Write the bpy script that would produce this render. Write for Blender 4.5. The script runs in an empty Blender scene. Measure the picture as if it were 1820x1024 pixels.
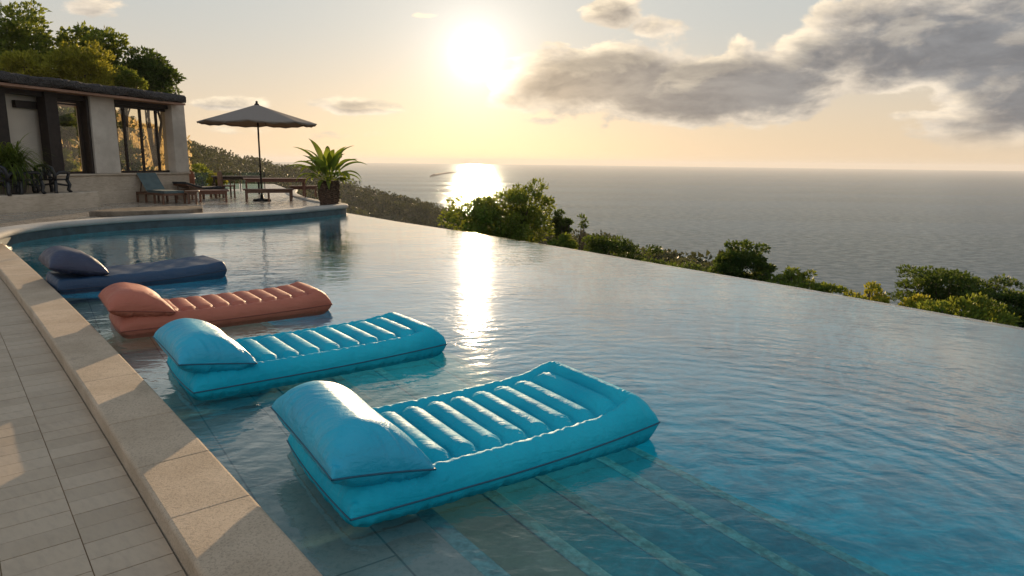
import bpy, bmesh, math, random
import numpy as np
from mathutils import Vector, Matrix
R_ = math.radians
scene = bpy.context.scene
COL = scene.collection
# ------------------------------------------------------------------ camera
W, H, F = 1820., 1024., 1200.
PITCH, ROLL, EYE = R_(10.6), R_(.66), 1.7
cd = bpy.data.cameras.new('camera'); cam = bpy.data.objects.new('camera', cd); COL.objects.link(cam)
cd.sensor_width = 36; cd.lens = 36*F/W; cd.clip_start = .05; cd.clip_end = 60000
cam.matrix_world = Matrix.Translation((0, 0, EYE)) @ Matrix.Rotation(R_(90)-PITCH, 4, 'X') @ Matrix.Rotation(ROLL, 4, 'Z')
scene.camera = cam
scene.view_settings.view_transform = 'Standard'; scene.view_settings.look = 'None'
scene.view_settings.gamma = 1; scene.view_settings.use_curve_mapping = False
scene.view_settings.exposure = 0.2
scene.render.engine = 'CYCLES'
cy = scene.cycles
cy.use_denoising = True
cy.max_bounces = 10; cy.transparent_max_bounces = 24; cy.glossy_bounces = 4; cy.diffuse_bounces = 3; cy.volume_bounces = 1
cy.sample_clamp_indirect = 6; cy.caustics_reflective = False; cy.caustics_refractive = False

_f = np.array([0, math.cos(PITCH), -math.sin(PITCH)]); _u = np.array([0, math.sin(PITCH), math.cos(PITCH)]); _r = np.array([1., 0, 0])
CR = math.cos(ROLL)*_r+math.sin(ROLL)*_u; CU = -math.sin(ROLL)*_r+math.cos(ROLL)*_u
def ray(x, y):
    d = _f*F+CR*(x-W/2)-CU*(y-H/2); return d/np.linalg.norm(d)
def gp(x, y, z=0.):                      # photo pixel -> point on the level z
    d = ray(x, y); return np.array([0, 0, EYE])+d*((z-EYE)/d[2])
def at(x, y, Y):                         # photo pixel -> point at distance Y
    d = ray(x, y); return np.array([0, 0, EYE])+d*(Y/d[1])
def ae(x, y):                            # photo pixel -> azimuth, elevation
    d = ray(x, y); return math.atan2(d[0], d[1]), math.asin(d[2])

# ------------------------------------------------------------------ node helper
class NT:
    def __init__(s, tree): s.t = tree; s.n = tree.nodes; s.l = tree.links
    def node(s, typ, props=None, **ins):
        n = s.n.new(typ)
        for k, v in (props or {}).items(): setattr(n, k, v)
        for k, v in ins.items(): s.set(n, k, v)
        return n
    def set(s, n, k, v):
        i = n.inputs[int(k[1:])] if k[0] == '_' and k[1:].isdigit() else n.inputs[k.replace('_', ' ')]
        if isinstance(v, bpy.types.NodeSocket): s.l.new(v, i)
        else:
            if isinstance(v, (tuple, list)) and len(v) == 3 and i.type == 'RGBA': v = (*v, 1)
            i.default_value = v
    def m(s, op, a, b=0., c=0., clamp=False):
        n = s.n.new('ShaderNodeMath'); n.operation = op; n.use_clamp = clamp
        for k, v in enumerate((a, b, c)): s.set(n, '_%d' % k, v)
        return n.outputs[0]
    def vm(s, op, a, b=(0, 0, 0)):
        n = s.n.new('ShaderNodeVectorMath'); n.operation = op
        s.set(n, '_0', a); s.set(n, '_1', b)
        return n.outputs['Value'] if op in ('DOT_PRODUCT', 'LENGTH') else n.outputs[0]
    def mix(s, f, a, b, blend='MIX'):
        n = s.n.new('ShaderNodeMix'); n.data_type = 'RGBA'; n.blend_type = blend
        s.set(n, '_0', f); s.set(n, '_6', a); s.set(n, '_7', b)
        return n.outputs[2]
    def ss(s, x, lo, hi, a=0., b=1.):
        n = s.n.new('ShaderNodeMapRange'); n.interpolation_type = 'SMOOTHSTEP'
        for k, v in enumerate((x, lo, hi, a, b)): s.set(n, '_%d' % k, v)
        return n.outputs[0]
    def noise(s, vec, scale, detail=3., rough=.5, dist=0., dims='3D'):
        n = s.n.new('ShaderNodeTexNoise'); n.noise_dimensions = dims
        s.set(n, 'Vector', vec); s.set(n, 'Scale', scale); s.set(n, 'Detail', detail); s.set(n, 'Roughness', rough); s.set(n, 'Distortion', dist)
        return n.outputs['Fac'] if 'Fac' in n.outputs else n.outputs[0]
    def xyz(s, x, y, z=0.):
        n = s.n.new('ShaderNodeCombineXYZ'); s.set(n, '_0', x); s.set(n, '_1', y); s.set(n, '_2', z); return n.outputs[0]
    def sep(s, v):
        n = s.n.new('ShaderNodeSeparateXYZ'); s.set(n, '_0', v); return n.outputs
    def map(s, v, scale=(1, 1, 1), rot=(0, 0, 0), loc=(0, 0, 0)):
        n = s.n.new('ShaderNodeMapping'); s.set(n, 'Vector', v); s.set(n, 'Scale', scale); s.set(n, 'Rotation', rot); s.set(n, 'Location', loc); return n.outputs[0]

# ------------------------------------------------------------------ world: sky, clouds, sun glow
SUN_AZ, SUN_EL = ae(846, 96)
SUN_DIR = np.array([math.sin(SUN_AZ)*math.cos(SUN_EL), math.cos(SUN_AZ)*math.cos(SUN_EL), math.sin(SUN_EL)])
wd = bpy.data.worlds.new('World'); scene.world = wd; wd.use_nodes = True
wd.cycles.sampling_method = 'MANUAL'; wd.cycles.sample_map_resolution = 1024
t = NT(wd.node_tree); t.n.clear()
sky = t.node('ShaderNodeTexSky', dict(sky_type='NISHITA', sun_disc=False, sun_elevation=SUN_EL, sun_rotation=SUN_AZ, altitude=60, air_density=1.0, dust_density=1.0, ozone_density=1.0))
tc = t.node('ShaderNodeTexCoord').outputs['Generated']
dx, dy, dz = t.sep(tc)
az = t.m('ARCTAN2', dx, dy); el = t.m('ARCSINE', dz)
def cloud_density(az, el, fine=True):
    v = t.xyz(t.m('MULTIPLY', az, 9.), t.m('MULTIPLY', el, 17.), 0.)
    n1 = t.noise(v, 1.0, 8., .58, .25)
    total = None
    def add(a):
        nonlocal total
        total = a if total is None else t.m('MAXIMUM', total, a)
    for (x, y, rx, ry, w) in CLOUDS:
        a0, e0 = ae(x, y); ra = rx/F; re = ry/F
        qa = t.m('MULTIPLY', t.m('SUBTRACT', az, a0), 1/ra); qe = t.m('MULTIPLY', t.m('SUBTRACT', el, e0), 1/re)
        q = t.m('ADD', t.m('MULTIPLY', qa, qa), t.m('MULTIPLY', qe, qe))
        add(t.m('MULTIPLY', t.m('EXPONENT', t.m('MULTIPLY', q, -.7)), w))
    # broken cloud over the rest of the sky, thin
    return t.m('ADD', total, t.m('MULTIPLY', t.m('SUBTRACT', n1, .5), 1.35))
CLOUDS = [(1070, 145, 150, 50, 1.2), (1240, 160, 200, 50, 1.25), (1010, 120, 110, 30, .8), (1370, 185, 100, 30, .75),
          (1315, 78, 42, 26, .5), (1510, 88, 105, 46, .95), (1250, 194, 190, 20, .85), (1650, 78, 150, 62, 1.1), (1815, 75, 130, 72, 1.15), (1560, 30, 80, 50, .8), (1790, 158, 50, 14, .6), (1960, 60, 200, 150, 1.2),
          (1640, 203, 90, 14, .6), (1490, 172, 40, 22, .5), (1080, 15, 60, 28, .72), (1190, 45, 70, 30, .5), (970, 30, 50, 20, .35),
          (900, 178, 50, 22, .62), (620, 190, 110, 15, .74), (400, 185, 80, 13, .66), (780, 178, 70, 18, .5), (960, 215, 60, 14, .45), (500, 236, 190, 13, .46), (1130, 222, 120, 12, .42),
          (150, 15, 50, 18, .55), (760, 28, 40, 8, .45), (-200, 120, 200, 60, .5), (2400, 100, 300, 120, 1.0)]
d0 = cloud_density(az, el)
d1 = cloud_density(t.m('ADD', az, t.m('MULTIPLY', t.m('SUBTRACT', SUN_AZ, az), .05)), t.m('ADD', el, .012))
dens = t.ss(d0, .37, .51)
core = t.ss(d0, .45, .86)
lit = t.ss(t.m('SUBTRACT', d0, d1), .07, .30)
cosang = t.vm('DOT_PRODUCT', t.vm('NORMALIZE', tc), tuple(SUN_DIR))
ang = t.m('ARCCOSINE', t.m('MINIMUM', cosang, .999999))
def lobe(width, amp): return t.m('MULTIPLY', t.m('EXPONENT', t.m('MULTIPLY', t.m('MULTIPLY', ang, ang), -1/(width*width))), amp)
def lobe1(width, amp): return t.m('MULTIPLY', t.m('EXPONENT', t.m('MULTIPLY', ang, -1/width)), amp)
elc = t.m('MAXIMUM', el, 0.)
SKYK = .07
sk = t.mix(1., sky.outputs[0], (SKYK, SKYK, SKYK), 'MULTIPLY')
# thin bright evening veil over the blue
veil = t.mix(t.ss(elc, .0, .21), (.72, .56, .39), (.52, .53, .505))
veil = t.mix(t.ss(elc, .26, .55), veil, (.10, .16, .22))
veil = t.mix(t.ss(elc, .8, 1.4), veil, (.46, .54, .64))
front = t.ss(cosang, -.6, .9)
veil = t.mix(front, t.mix(.8, veil, (.58, .63, .70)), veil)
base = t.mix(.90, sk, veil)
g = t.m('ADD', lobe(.020, 1.2), t.m('ADD', lobe1(.034, .85), lobe1(.16, .11)))
glow = t.mix(1., (1., .955, .90), t.xyz(g, g, g), 'MULTIPLY')
base = t.mix(1., base, glow, 'ADD')
near = t.m('EXPONENT', t.m('MULTIPLY', ang, -5.))
cdark = t.mix(near, (.165, .18, .205), (.70, .53, .34))
crim = t.mix(t.ss(ang, 0., .9), (1.05, .88, .62), (.84, .72, .57))
ccol = t.mix(core, t.mix(near, (.68, .60, .50), (.95, .78, .56)), cdark)
ccol = t.mix(t.m('MULTIPLY', lit, t.m('SUBTRACT', .75, t.m('MULTIPLY', core, .52))), ccol, crim)
mott = t.ss(t.noise(t.xyz(t.m('MULTIPLY', az, 10.), t.m('MULTIPLY', el, 26.), 3.), 1., 7., .6, .3), .3, .7)
ccol = t.mix(1., ccol, t.mix(mott, (.74, .74, .76), (1.28, 1.26, 1.22)), 'MULTIPLY')
ccol = t.mix(1., ccol, t.mix(1., (1., .8, .55), t.xyz(lobe(.05, 3.), lobe(.05, 3.), lobe(.05, 3.)), 'MULTIPLY'), 'ADD')
above = t.ss(el, .01, .05)
out = t.mix(t.m('MULTIPLY', t.m('MULTIPLY', dens, above), .93), base, ccol)
bg = t.node('ShaderNodeBackground', Color=out, Strength=1.0)
t.l.new(bg.outputs[0], t.node('ShaderNodeOutputWorld').inputs[0])
# sun
sd = bpy.data.lights.new('sun', 'SUN'); sun = bpy.data.objects.new('sun', sd); COL.objects.link(sun)
sd.energy = 4.8; sd.angle = R_(.5); sd.color = (1., .72, .43)
sun.matrix_world = Vector(SUN_DIR).to_track_quat('Z', 'Y').to_matrix().to_4x4(); sun.location = (0, 60, 30)
HAZE_DENSITY = 1.1e-4

# ------------------------------------------------------------------ materials
def mat(name):
    m = bpy.data.materials.new(name); m.use_nodes = True; t = NT(m.node_tree); t.n.clear()
    o = t.node('ShaderNodeOutputMaterial'); t.out = o
    return m, t
def pbr(name, color, rough=.6, spec=.5, var=0., vscale=3., bump=0., bscale=20., bdist=.01, metal=0., col2=None, fn=None, coat=0.):
    m, t = mat(name)
    co = t.node('ShaderNodeTexCoord').outputs['Object']
    c = color
    if var or col2:
        f = t.ss(t.noise(co, vscale, 5., .6), .3, .7)
        c2 = col2 or tuple(x*(1-var) for x in color)
        c = t.mix(f, c2, color)
    b = t.node('ShaderNodeBsdfPrincipled', Base_Color=c, Roughness=rough, Metallic=metal)
    b.inputs['Specular IOR Level'].default_value = spec
    b.inputs['Coat Weight'].default_value = coat
    if bump:
        n = t.node('ShaderNodeBump', Strength=bump, Distance=bdist, Height=t.noise(co, bscale, 6., .6))
        t.l.new(n.outputs[0], b.inputs['Normal'])
    if fn: fn(t, b, co)
    t.l.new(b.outputs[0], t.out.inputs[0])
    return m
def leafmat(name, dark, lightc, trans, scale=2.5, transamt=.45):
    m, t = mat(name)
    geo = t.node('ShaderNodeNewGeometry')
    co = t.node('ShaderNodeTexCoord').outputs['Object']
    f = t.m('ADD', t.m('MULTIPLY', t.noise(co, scale, 3.), .6), t.m('MULTIPLY', geo.outputs['Random Per Island'], .45))
    f = t.ss(f, .25, .8)
    c = t.mix(f, dark, lightc)
    d = t.node('ShaderNodeBsdfPrincipled', Base_Color=c, Roughness=.55); d.inputs['Specular IOR Level'].default_value = .18
    tr = t.node('ShaderNodeBsdfTranslucent', Color=t.mix(f, tuple(x*.6 for x in trans), trans))
    mx = t.node('ShaderNodeMixShader', _0=transamt); t.l.new(d.outputs[0], mx.inputs[1]); t.l.new(tr.outputs[0], mx.inputs[2])
    t.l.new(mx.outputs[0], t.out.inputs[0]); return m

M = {}
M['leaf_dark'] = leafmat('leaf_dark', (.018, .035, .010), (.055, .085, .020), (.16, .22, .03))
M['leaf_mid'] = leafmat('leaf_mid', (.03, .055, .012), (.10, .13, .025), (.38, .43, .05))
M['leaf_yellow'] = leafmat('leaf_yellow', (.10, .12, .015), (.24, .22, .03), (.55, .50, .05))
M['leaf_palm'] = leafmat('leaf_palm', (.035, .07, .012), (.10, .14, .025), (.34, .42, .04), 4.)
M['leaf_forest'] = leafmat('leaf_forest', (.022, .030, .012), (.06, .065, .022), (.12, .13, .03), .05, .3)
M['bark'] = pbr('bark', (.10, .07, .05), .9, .2, .5, 6., .8, 30., .03)
M['bark_palm'] = pbr('bark_palm', (.16, .10, .065), .9, .2, .65, 14., 1., 22., .05)
M['iron'] = pbr('iron', (.012, .012, .014), .45, .5, .4, 20.)
M['darkwood'] = pbr('darkwood', (.030, .020, .015), .6, .3, .4, 8., .3, 40., .004)
def wood(name, c, k=.5):
    def fn(t, b, co):
        n = t.noise(t.map(co, (3, 3, 40)), 1., 5., .6)
        n2 = t.noise(t.map(co, (40, 3, 3)), 1., 4., .6)
        t.set(b, 'Base_Color', t.mix(t.ss(t.m('ADD', t.m('MULTIPLY', n, .5), t.m('MULTIPLY', n2, .5)), .35, .65), tuple(x*k for x in c), c))
    return pbr(name, c, .45, .4, fn=fn)
M['wood'] = wood('wood', (.16, .075, .04))
M['wood_red'] = wood('wood_red', (.20, .075, .04))
M['soffit'] = wood('soffit', (.36, .19, .12), .7)
def stone_fn(t, b, co):
    n1 = t.noise(co, 1.3, 6., .65); n2 = t.noise(co, 60., 3., .6); n3 = t.noise(t.map(co, (1, 1, 6)), 5., 4., .6)
    c = t.mix(t.ss(n1, .3, .7), (.42, .34, .25), (.56, .46, .35))
    c = t.mix(t.m('MULTIPLY', t.ss(n3, .45, .7), .45), c, (.28, .22, .155))
    t.set(b, 'Base_Color', c)
    bm_ = t.node('ShaderNodeBump', Strength=.7, Distance=.03, Height=t.m('ADD', t.m('MULTIPLY', n3, .8), t.m('MULTIPLY', n2, .3)))
    t.l.new(bm_.outputs[0], b.inputs['Normal'])
M['limestone'] = pbr('limestone', (.4, .35, .28), .9, .2, fn=stone_fn)
def pillar_fn(t, b, co):
    n1 = t.noise(co, 1.5, 6., .65); n3 = t.noise(t.map(co, (1, 1, 10)), 4., 4., .6)
    t.set(b, 'Base_Color', t.mix(t.ss(n1, .3, .7), (.46, .395, .32), (.60, .53, .44)))
    bm_ = t.node('ShaderNodeBump', Strength=.6, Distance=.02, Height=n3); t.l.new(bm_.outputs[0], b.inputs['Normal'])
M['pillar'] = pbr('pillar', (.45, .41, .35), .9, .2, fn=pillar_fn)
M['plaster'] = pbr('plaster', (.58, .50, .40), .9, .2, .12, 1.2, .2, 30., .01)
def roof_fn(t, b, co):
    v = t.noise(co, 9., 6., .7); n = t.noise(co, 40., 4., .7)
    t.set(b, 'Base_Color', t.mix(t.ss(n, .4, .65), (.035, .03, .028), (.13, .115, .105)))
    bm_ = t.node('ShaderNodeBump', Strength=1., Distance=.08, Height=t.m('ADD', v, t.m('MULTIPLY', n, .5))); t.l.new(bm_.outputs[0], b.inputs['Normal'])
M['roof'] = pbr('roof', (.1, .1, .1), .95, .15, fn=roof_fn)
def coping_fn(t, b, co):
    geo = t.node('ShaderNodeNewGeometry').outputs['Random Per Island']
    n1 = t.noise(co, 2.2, 5., .6); n2 = t.noise(co, 90., 4., .75); n3 = t.noise(co, 260., 2., .6)
    c = t.mix(t.ss(n1, .3, .7), (.46, .345, .235), (.60, .46, .325))
    c = t.mix(t.m('MULTIPLY', t.ss(n2, .47, .66), .6), c, (.21, .165, .12))
    c = t.mix(t.m('MULTIPLY', t.ss(t.noise(co, 7., 5., .65), .58, .72), .28), c, (.20, .165, .13))
    c = t.mix(t.m('MULTIPLY', geo, .22), c, (.40, .31, .21))
    t.set(b, 'Base_Color', c)
    bm_ = t.node('ShaderNodeBump', Strength=.9, Distance=.006, Height=t.m('ADD', n2, t.m('MULTIPLY', n3, .6))); t.l.new(bm_.outputs[0], b.inputs['Normal'])
M['coping'] = pbr('coping', (.5, .42, .33), .85, .3, fn=coping_fn)
def kerb_fn(t, b, co):
    n1 = t.noise(co, 1.1, 5., .6); n2 = t.noise(co, 30., 4., .7)
    c = t.mix(t.ss(n1, .3, .7), (.35, .32, .28), (.46, .43, .38))
    t.set(b, 'Base_Color', t.mix(t.m('MULTIPLY', t.ss(n2, .5, .75), .4), c, (.22, .20, .18)))
    bm_ = t.node('ShaderNodeBump', Strength=.5, Distance=.01, Height=n2); t.l.new(bm_.outputs[0], b.inputs['Normal'])
M['kerb'] = pbr('kerb', (.4, .4, .36), .8, .3, fn=kerb_fn)
def tile_fn(t, b, co):
    geo = t.node('ShaderNodeNewGeometry').outputs['Random Per Island']
    cr = t.map(co, (1, 1, 1), (0, 0, R_(40)))
    n1 = t.noise(t.map(cr, (9, 30, 1)), 1., 5., .6); n2 = t.noise(co, 120., 3., .6); n3 = t.noise(co, 2.5, 4., .6)
    c = t.mix(geo, (.39, .295, .20), (.47, .36, .25))
    c = t.mix(t.m('MULTIPLY', t.ss(n1, .4, .7), .3), c, (.29, .225, .165))
    c = t.mix(t.m('MULTIPLY', t.ss(n3, .5, .75), .3), c, (.27, .21, .155))
    t.set(b, 'Base_Color', c); t.set(b, 'Roughness', t.ss(n3, .3, .7, .42, .65))
    bm_ = t.node('ShaderNodeBump', Strength=.5, Distance=.003, Height=t.m('ADD', n1, t.m('MULTIPLY', n2, .4))); t.l.new(bm_.outputs[0], b.inputs['Normal'])
M['tile'] = pbr('tile', (.35, .31, .27), .5, .4, fn=tile_fn)
M['grout'] = pbr('grout', (.30, .21, .125), .95, .2, .4, 5., .4, 80., .004)
def terrace_fn(t, b, co):
    n1 = t.noise(co, .9, 5., .6); n2 = t.noise(co, 5., 5., .6)
    br = t.node('ShaderNodeTexBrick', dict(offset=.4), Vector=t.map(co, (1, 1, 1), (0, 0, R_(33))), Color1=(.33, .27, .205), Color2=(.42, .35, .27), Mortar=(.17, .14, .11), Scale=1., Mortar_Size=.012, Brick_Width=.9, Row_Height=.6)
    c = t.mix(t.m('MULTIPLY', t.ss(n1, .35, .7), .35), br.outputs['Color'], (.25, .20, .155))
    t.set(b, 'Base_Color', c)
    t.set(b, 'Roughness', t.ss(n2, .35, .65, .10, .36))
    bm_ = t.node('ShaderNodeBump', Strength=.5, Distance=.012, Height=t.m('ADD', n2, t.noise(co, 25., 4., .6))); t.l.new(bm_.outputs[0], b.inputs['Normal'])
M['terrace'] = pbr('terrace', (.4, .34, .26), .4, .5, fn=terrace_fn)
def basin_fn(t, b, co):
    n1 = t.noise(co, 3.0, 6., .65, .6); n2 = t.noise(co, 22., 4., .7)
    f = t.m('ADD', t.m('MULTIPLY', t.ss(n1, .3, .72), .7), t.m('MULTIPLY', n2, .4))
    t.set(b, 'Base_Color', t.mix(f, (.002, .25, .29), (.014, .62, .66)))
M['basin'] = pbr('basin', (.03, .3, .35), .7, .3, fn=basin_fn)
def steptile_fn(t, b, co):
    n1 = t.noise(co, 4.5, 6., .7, .8); n2 = t.noise(co, 26., 4., .7)
    f = t.m('ADD', t.m('MULTIPLY', t.ss(n1, .3, .7), .7), t.m('MULTIPLY', n2, .4))
    t.set(b, 'Base_Color', t.mix(f, (.004, .095, .13), (.024, .25, .30)))
M['step_tile'] = pbr('step_tile', (.01, .15, .18), .7, .3, fn=steptile_fn)
def shelf_fn(t, b, co):
    br = t.node('ShaderNodeTexBrick', dict(offset=.5), Vector=t.map(co, (1, 1, 1), (0, 0, R_(55))), Color1=(.30, .275, .235), Color2=(.38, .35, .30), Mortar=(.15, .145, .13), Scale=1., Mortar_Size=.006, Brick_Width=1.1, Row_Height=.42)
    n = t.noise(co, 30., 4., .7); n1 = t.noise(co, 3., 4., .6)
    c = t.mix(t.m('MULTIPLY', t.ss(n, .45, .7), .4), br.outputs['Color'], (.13, .15, .13))
    t.set(b, 'Base_Color', t.mix(t.m('MULTIPLY', t.ss(n1, .45, .7), .3), c, (.16, .20, .17)))
M['shelf'] = pbr('shelf', (.35, .33, .3), .8, .3, fn=shelf_fn)
def step_fn(t, b, co):
    n = t.noise(co, 26., 5., .7); n1 = t.noise(co, 4., 5., .65)
    c = t.mix(t.ss(n1, .3, .7), (.17, .135, .105), (.26, .215, .17))
    t.set(b, 'Base_Color', t.mix(t.m('MULTIPLY', t.ss(n, .4, .7), .4), c, (.15, .13, .11)))
M['step_stone'] = pbr('step_stone', (.3, .26, .22), .8, .3, fn=step_fn)
M['shaded_wall_tile'] = pbr('shaded_wall_tile', (.050, .085, .095), .5, .4, .45, 5., .3, 30., .004)  # wall tile darkened in colour to stand for shade below the kerb
M['nosing'] = pbr('nosing', (.22, .38, .36), .8, .3, .55, 16., .3, 60., .004)
def vinyl(name, c, c2, rough=.38, bscale=1.):
    def fn(t, b, co):
        n = t.noise(co, 2.2, 3., .5); w1 = t.noise(t.map(co, (7*bscale, 2.2, 14)), 1., 4., .6, 1.2); w2 = t.noise(t.map(co, (2.5, 9*bscale, 14)), 1., 4., .6, 1.2); n3 = t.noise(co, 260., 2., .5)
        t.set(b, 'Base_Color', t.mix(t.ss(n, .3, .7), c, c2))
        t.set(b, 'Roughness', t.ss(t.noise(co, 9., 4., .6), .3, .7, rough-.06, rough+.10))
        h = t.m('ADD', t.m('MULTIPLY', w1, .5), t.m('ADD', t.m('MULTIPLY', w2, .5), t.m('MULTIPLY', n3, .02)))
        bm_ = t.node('ShaderNodeBump', Strength=.75, Distance=.022, Height=h); t.l.new(bm_.outputs[0], b.inputs['Normal'])
    return pbr(name, c, rough, .5, fn=fn)
M['teal'] = vinyl('teal', (.004, .33, .46), (.015, .41, .53), .62)
[n for n in M['teal'].node_tree.nodes if n.type == 'BSDF_PRINCIPLED'][0].inputs['Specular IOR Level'].default_value = .16
M['teal_seam'] = pbr('teal_seam', (.004, .07, .12), .5)
M['teal_pillow'] = vinyl('teal_pillow', (.003, .30, .45), (.010, .37, .52), .40)
M['coral'] = vinyl('coral', (.37, .108, .066), (.43, .135, .085), .58)
[n for n in M['coral'].node_tree.nodes if n.type == 'BSDF_PRINCIPLED'][0].inputs['Specular IOR Level'].default_value = .25
M['coral_seam'] = pbr('coral_seam', (.20, .045, .025), .5)
M['navy'] = vinyl('navy', (.006, .033, .080), (.010, .045, .10), .5)
M['navy_pillow'] = vinyl('navy_pillow', (.024, .030, .062), (.030, .037, .075), .42)
M['navy_seam'] = pbr('navy_seam', (.008, .015, .035), .5)
def canopy_fn(t, b, co):
    n = t.noise(co, 60., 3., .6); n1 = t.noise(co, 3., 4., .6)
    t.set(b, 'Base_Color', t.mix(t.ss(n, .4, .65), (.30, .25, .21), t.mix(n1, (.42, .355, .305), (.52, .44, .38))))
M['canopy'] = pbr('canopy', (.2, .18, .16), .9, .2, fn=canopy_fn)
_t = NT(M['canopy'].node_tree); _o = [n for n in _t.n if n.type == 'OUTPUT_MATERIAL'][0]; _p = [n for n in _t.n if n.type == 'BSDF_PRINCIPLED'][0]
_m = _t.node('ShaderNodeMixShader', _0=.35); _t.l.new(_p.outputs[0], _m.inputs[1]); _t.l.new(_t.node('ShaderNodeBsdfTranslucent', Color=(.30, .22, .15)).outputs[0], _m.inputs[2]); _t.l.new(_m.outputs[0], _o.inputs[0])
M['cushion'] = pbr('cushion', (.11, .15, .15), .85, .2, .25, 5., .3, 60., .004)
M['cushion_dark'] = pbr('cushion_dark', (.05, .055, .06), .85, .2, .25, 5.)
M['soil'] = pbr('soil', (.06, .045, .03), .95, .1, .5, 4., .8, 12., .1)
M['stone_block'] = pbr('stone_block', (.21, .165, .12), .9, .2, .5, 3., .8, 16., .04)
M['pot'] = pbr('pot', (.07, .06, .055), .8, .3, .4, 8., .4, 30., .01)
def schlick(t, f0, normal=None, k=5.):       # reflectance, the same from both sides of a thin sheet
    g = t.node('ShaderNodeNewGeometry')
    c = t.m('ABSOLUTE', t.vm('DOT_PRODUCT', normal if normal is not None else g.outputs['Normal'], g.outputs['Incoming']))
    return t.m('ADD', t.m('MULTIPLY', t.m('POWER', t.m('SUBTRACT', 1., c, clamp=True), k), 1-f0), f0)
def glass(name, tint, f0=.04):
    m, t = mat(name)
    gl = t.node('ShaderNodeBsdfGlossy', Roughness=.02, Color=(1, 1, 1)); tr = t.node('ShaderNodeBsdfTransparent', Color=tint)
    mx = t.node('ShaderNodeMixShader', _0=schlick(t, f0))
    t.l.new(tr.outputs[0], mx.inputs[1]); t.l.new(gl.outputs[0], mx.inputs[2]); t.l.new(mx.outputs[0], t.out.inputs[0]); return m
M['glass'] = glass('glass', (.93, .90, .82)); M['glass_green'] = glass('glass_green', (.62, .72, .68))
# water of the pool
def make_water():
    m, t = mat('pool_water')
    co = t.node('ShaderNodeTexCoord').outputs['Object']
    s1 = t.noise(t.map(co, (1., 1.7, 1), (0, 0, R_(-8))), 2.6, 3., .5, .6)
    s2 = t.noise(t.map(co, (1., 1.5, 1), (0, 0, R_(20))), 8.5, 3., .55, .4)
    s3 = t.noise(co, .7, 2., .5)
    cx, cyy, _ = gp(1330, 930, 0)
    ring = t.vm('LENGTH', t.vm('SUBTRACT', co, (cx, cyy, 0.)))
    ringn = t.m('ADD', ring, t.m('MULTIPLY', t.noise(co, 1.9, 4., .55), .55))
    rw = t.m('SINE', t.m('MULTIPLY', ringn, 33.))
    ramp = t.m('MULTIPLY', t.ss(ring, .4, 1.3), t.ss(ring, 3.2, 5.5, 1., 0.))
    patch = t.ss(t.noise(co, .55, 2., .5), .35, .65, .45, 1.)
    h = t.m('ADD', t.m('MULTIPLY', s1, .0090), t.m('MULTIPLY', s2, .0036))
    h = t.m('ADD', t.m('MULTIPLY', h, patch), t.m('MULTIPLY', s3, .008))
    h = t.m('ADD', h, t.m('MULTIPLY', t.m('MULTIPLY', rw, t.m('MULTIPLY', ramp, patch)), .0009))
    bm_ = t.node('ShaderNodeBump', Strength=1., Distance=1., Height=h)
    gl = t.node('ShaderNodeBsdfGlossy', Roughness=.06, Color=(1, 1, 1)); t.l.new(bm_.outputs[0], gl.inputs['Normal'])
    tr = t.node('ShaderNodeBsdfTransparent', Color=(.90, .97, .98))
    mx = t.node('ShaderNodeMixShader', _0=schlick(t, .018, bm_.outputs[0], 3.1))
    t.l.new(tr.outputs[0], mx.inputs[1]); t.l.new(gl.outputs[0], mx.inputs[2]); t.l.new(mx.outputs[0], t.out.inputs[0])
    va = t.node('ShaderNodeVolumeAbsorption', Color=(.03, .84, .92), Density=.40)
    t.l.new(va.outputs[0], t.out.inputs['Volume'])
    return m
M['water'] = make_water()
def make_sea():
    m, t = mat('sea'); co = t.node('ShaderNodeTexCoord').outputs['Object']
    n1 = t.noise(t.map(co, (1, 2.2, 1)), .05, 6., .65); n2 = t.noise(t.map(co, (1, 1.8, 1)), .35, 4., .6); n3 = t.noise(t.map(co, (.0012, .006, 1)), 1., 4., .6)
    n4 = t.noise(t.map(co, (.8, 1.3, 1)), .15, 3., .65)
    col = t.mix(t.m('ADD', t.m('MULTIPLY', t.ss(n4, .38, .62), .6), t.m('MULTIPLY', t.ss(n3, .35, .65), .45)), (.030, .064, .082), (.125, .155, .170))
    h = t.m('ADD', t.m('MULTIPLY', n1, .9), t.m('MULTIPLY', n2, .25))
    bm_ = t.node('ShaderNodeBump', Strength=1., Distance=1., Height=h)
    df = t.node('ShaderNodeBsdfDiffuse', Color=col); t.l.new(bm_.outputs[0], df.inputs['Normal'])
    gl = t.node('ShaderNodeBsdfGlossy', Roughness=t.ss(n3, .35, .65, .09, .15), Color=(.80, .92, 1.)); t.l.new(bm_.outputs[0], gl.inputs['Normal'])
    # facets of a choppy sea hide one another at a low angle, so it never turns into a full mirror
    f = t.m('MULTIPLY', schlick(t, .02, bm_.outputs[0], 5.), t.ss(n4, .30, .70, .30, .58))
    mx = t.node('ShaderNodeMixShader', _0=f); t.l.new(df.outputs[0], mx.inputs[1]); t.l.new(gl.outputs[0], mx.inputs[2]); t.l.new(mx.outputs[0], t.out.inputs[0])
    return m
M['sea'] = make_sea()
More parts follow.
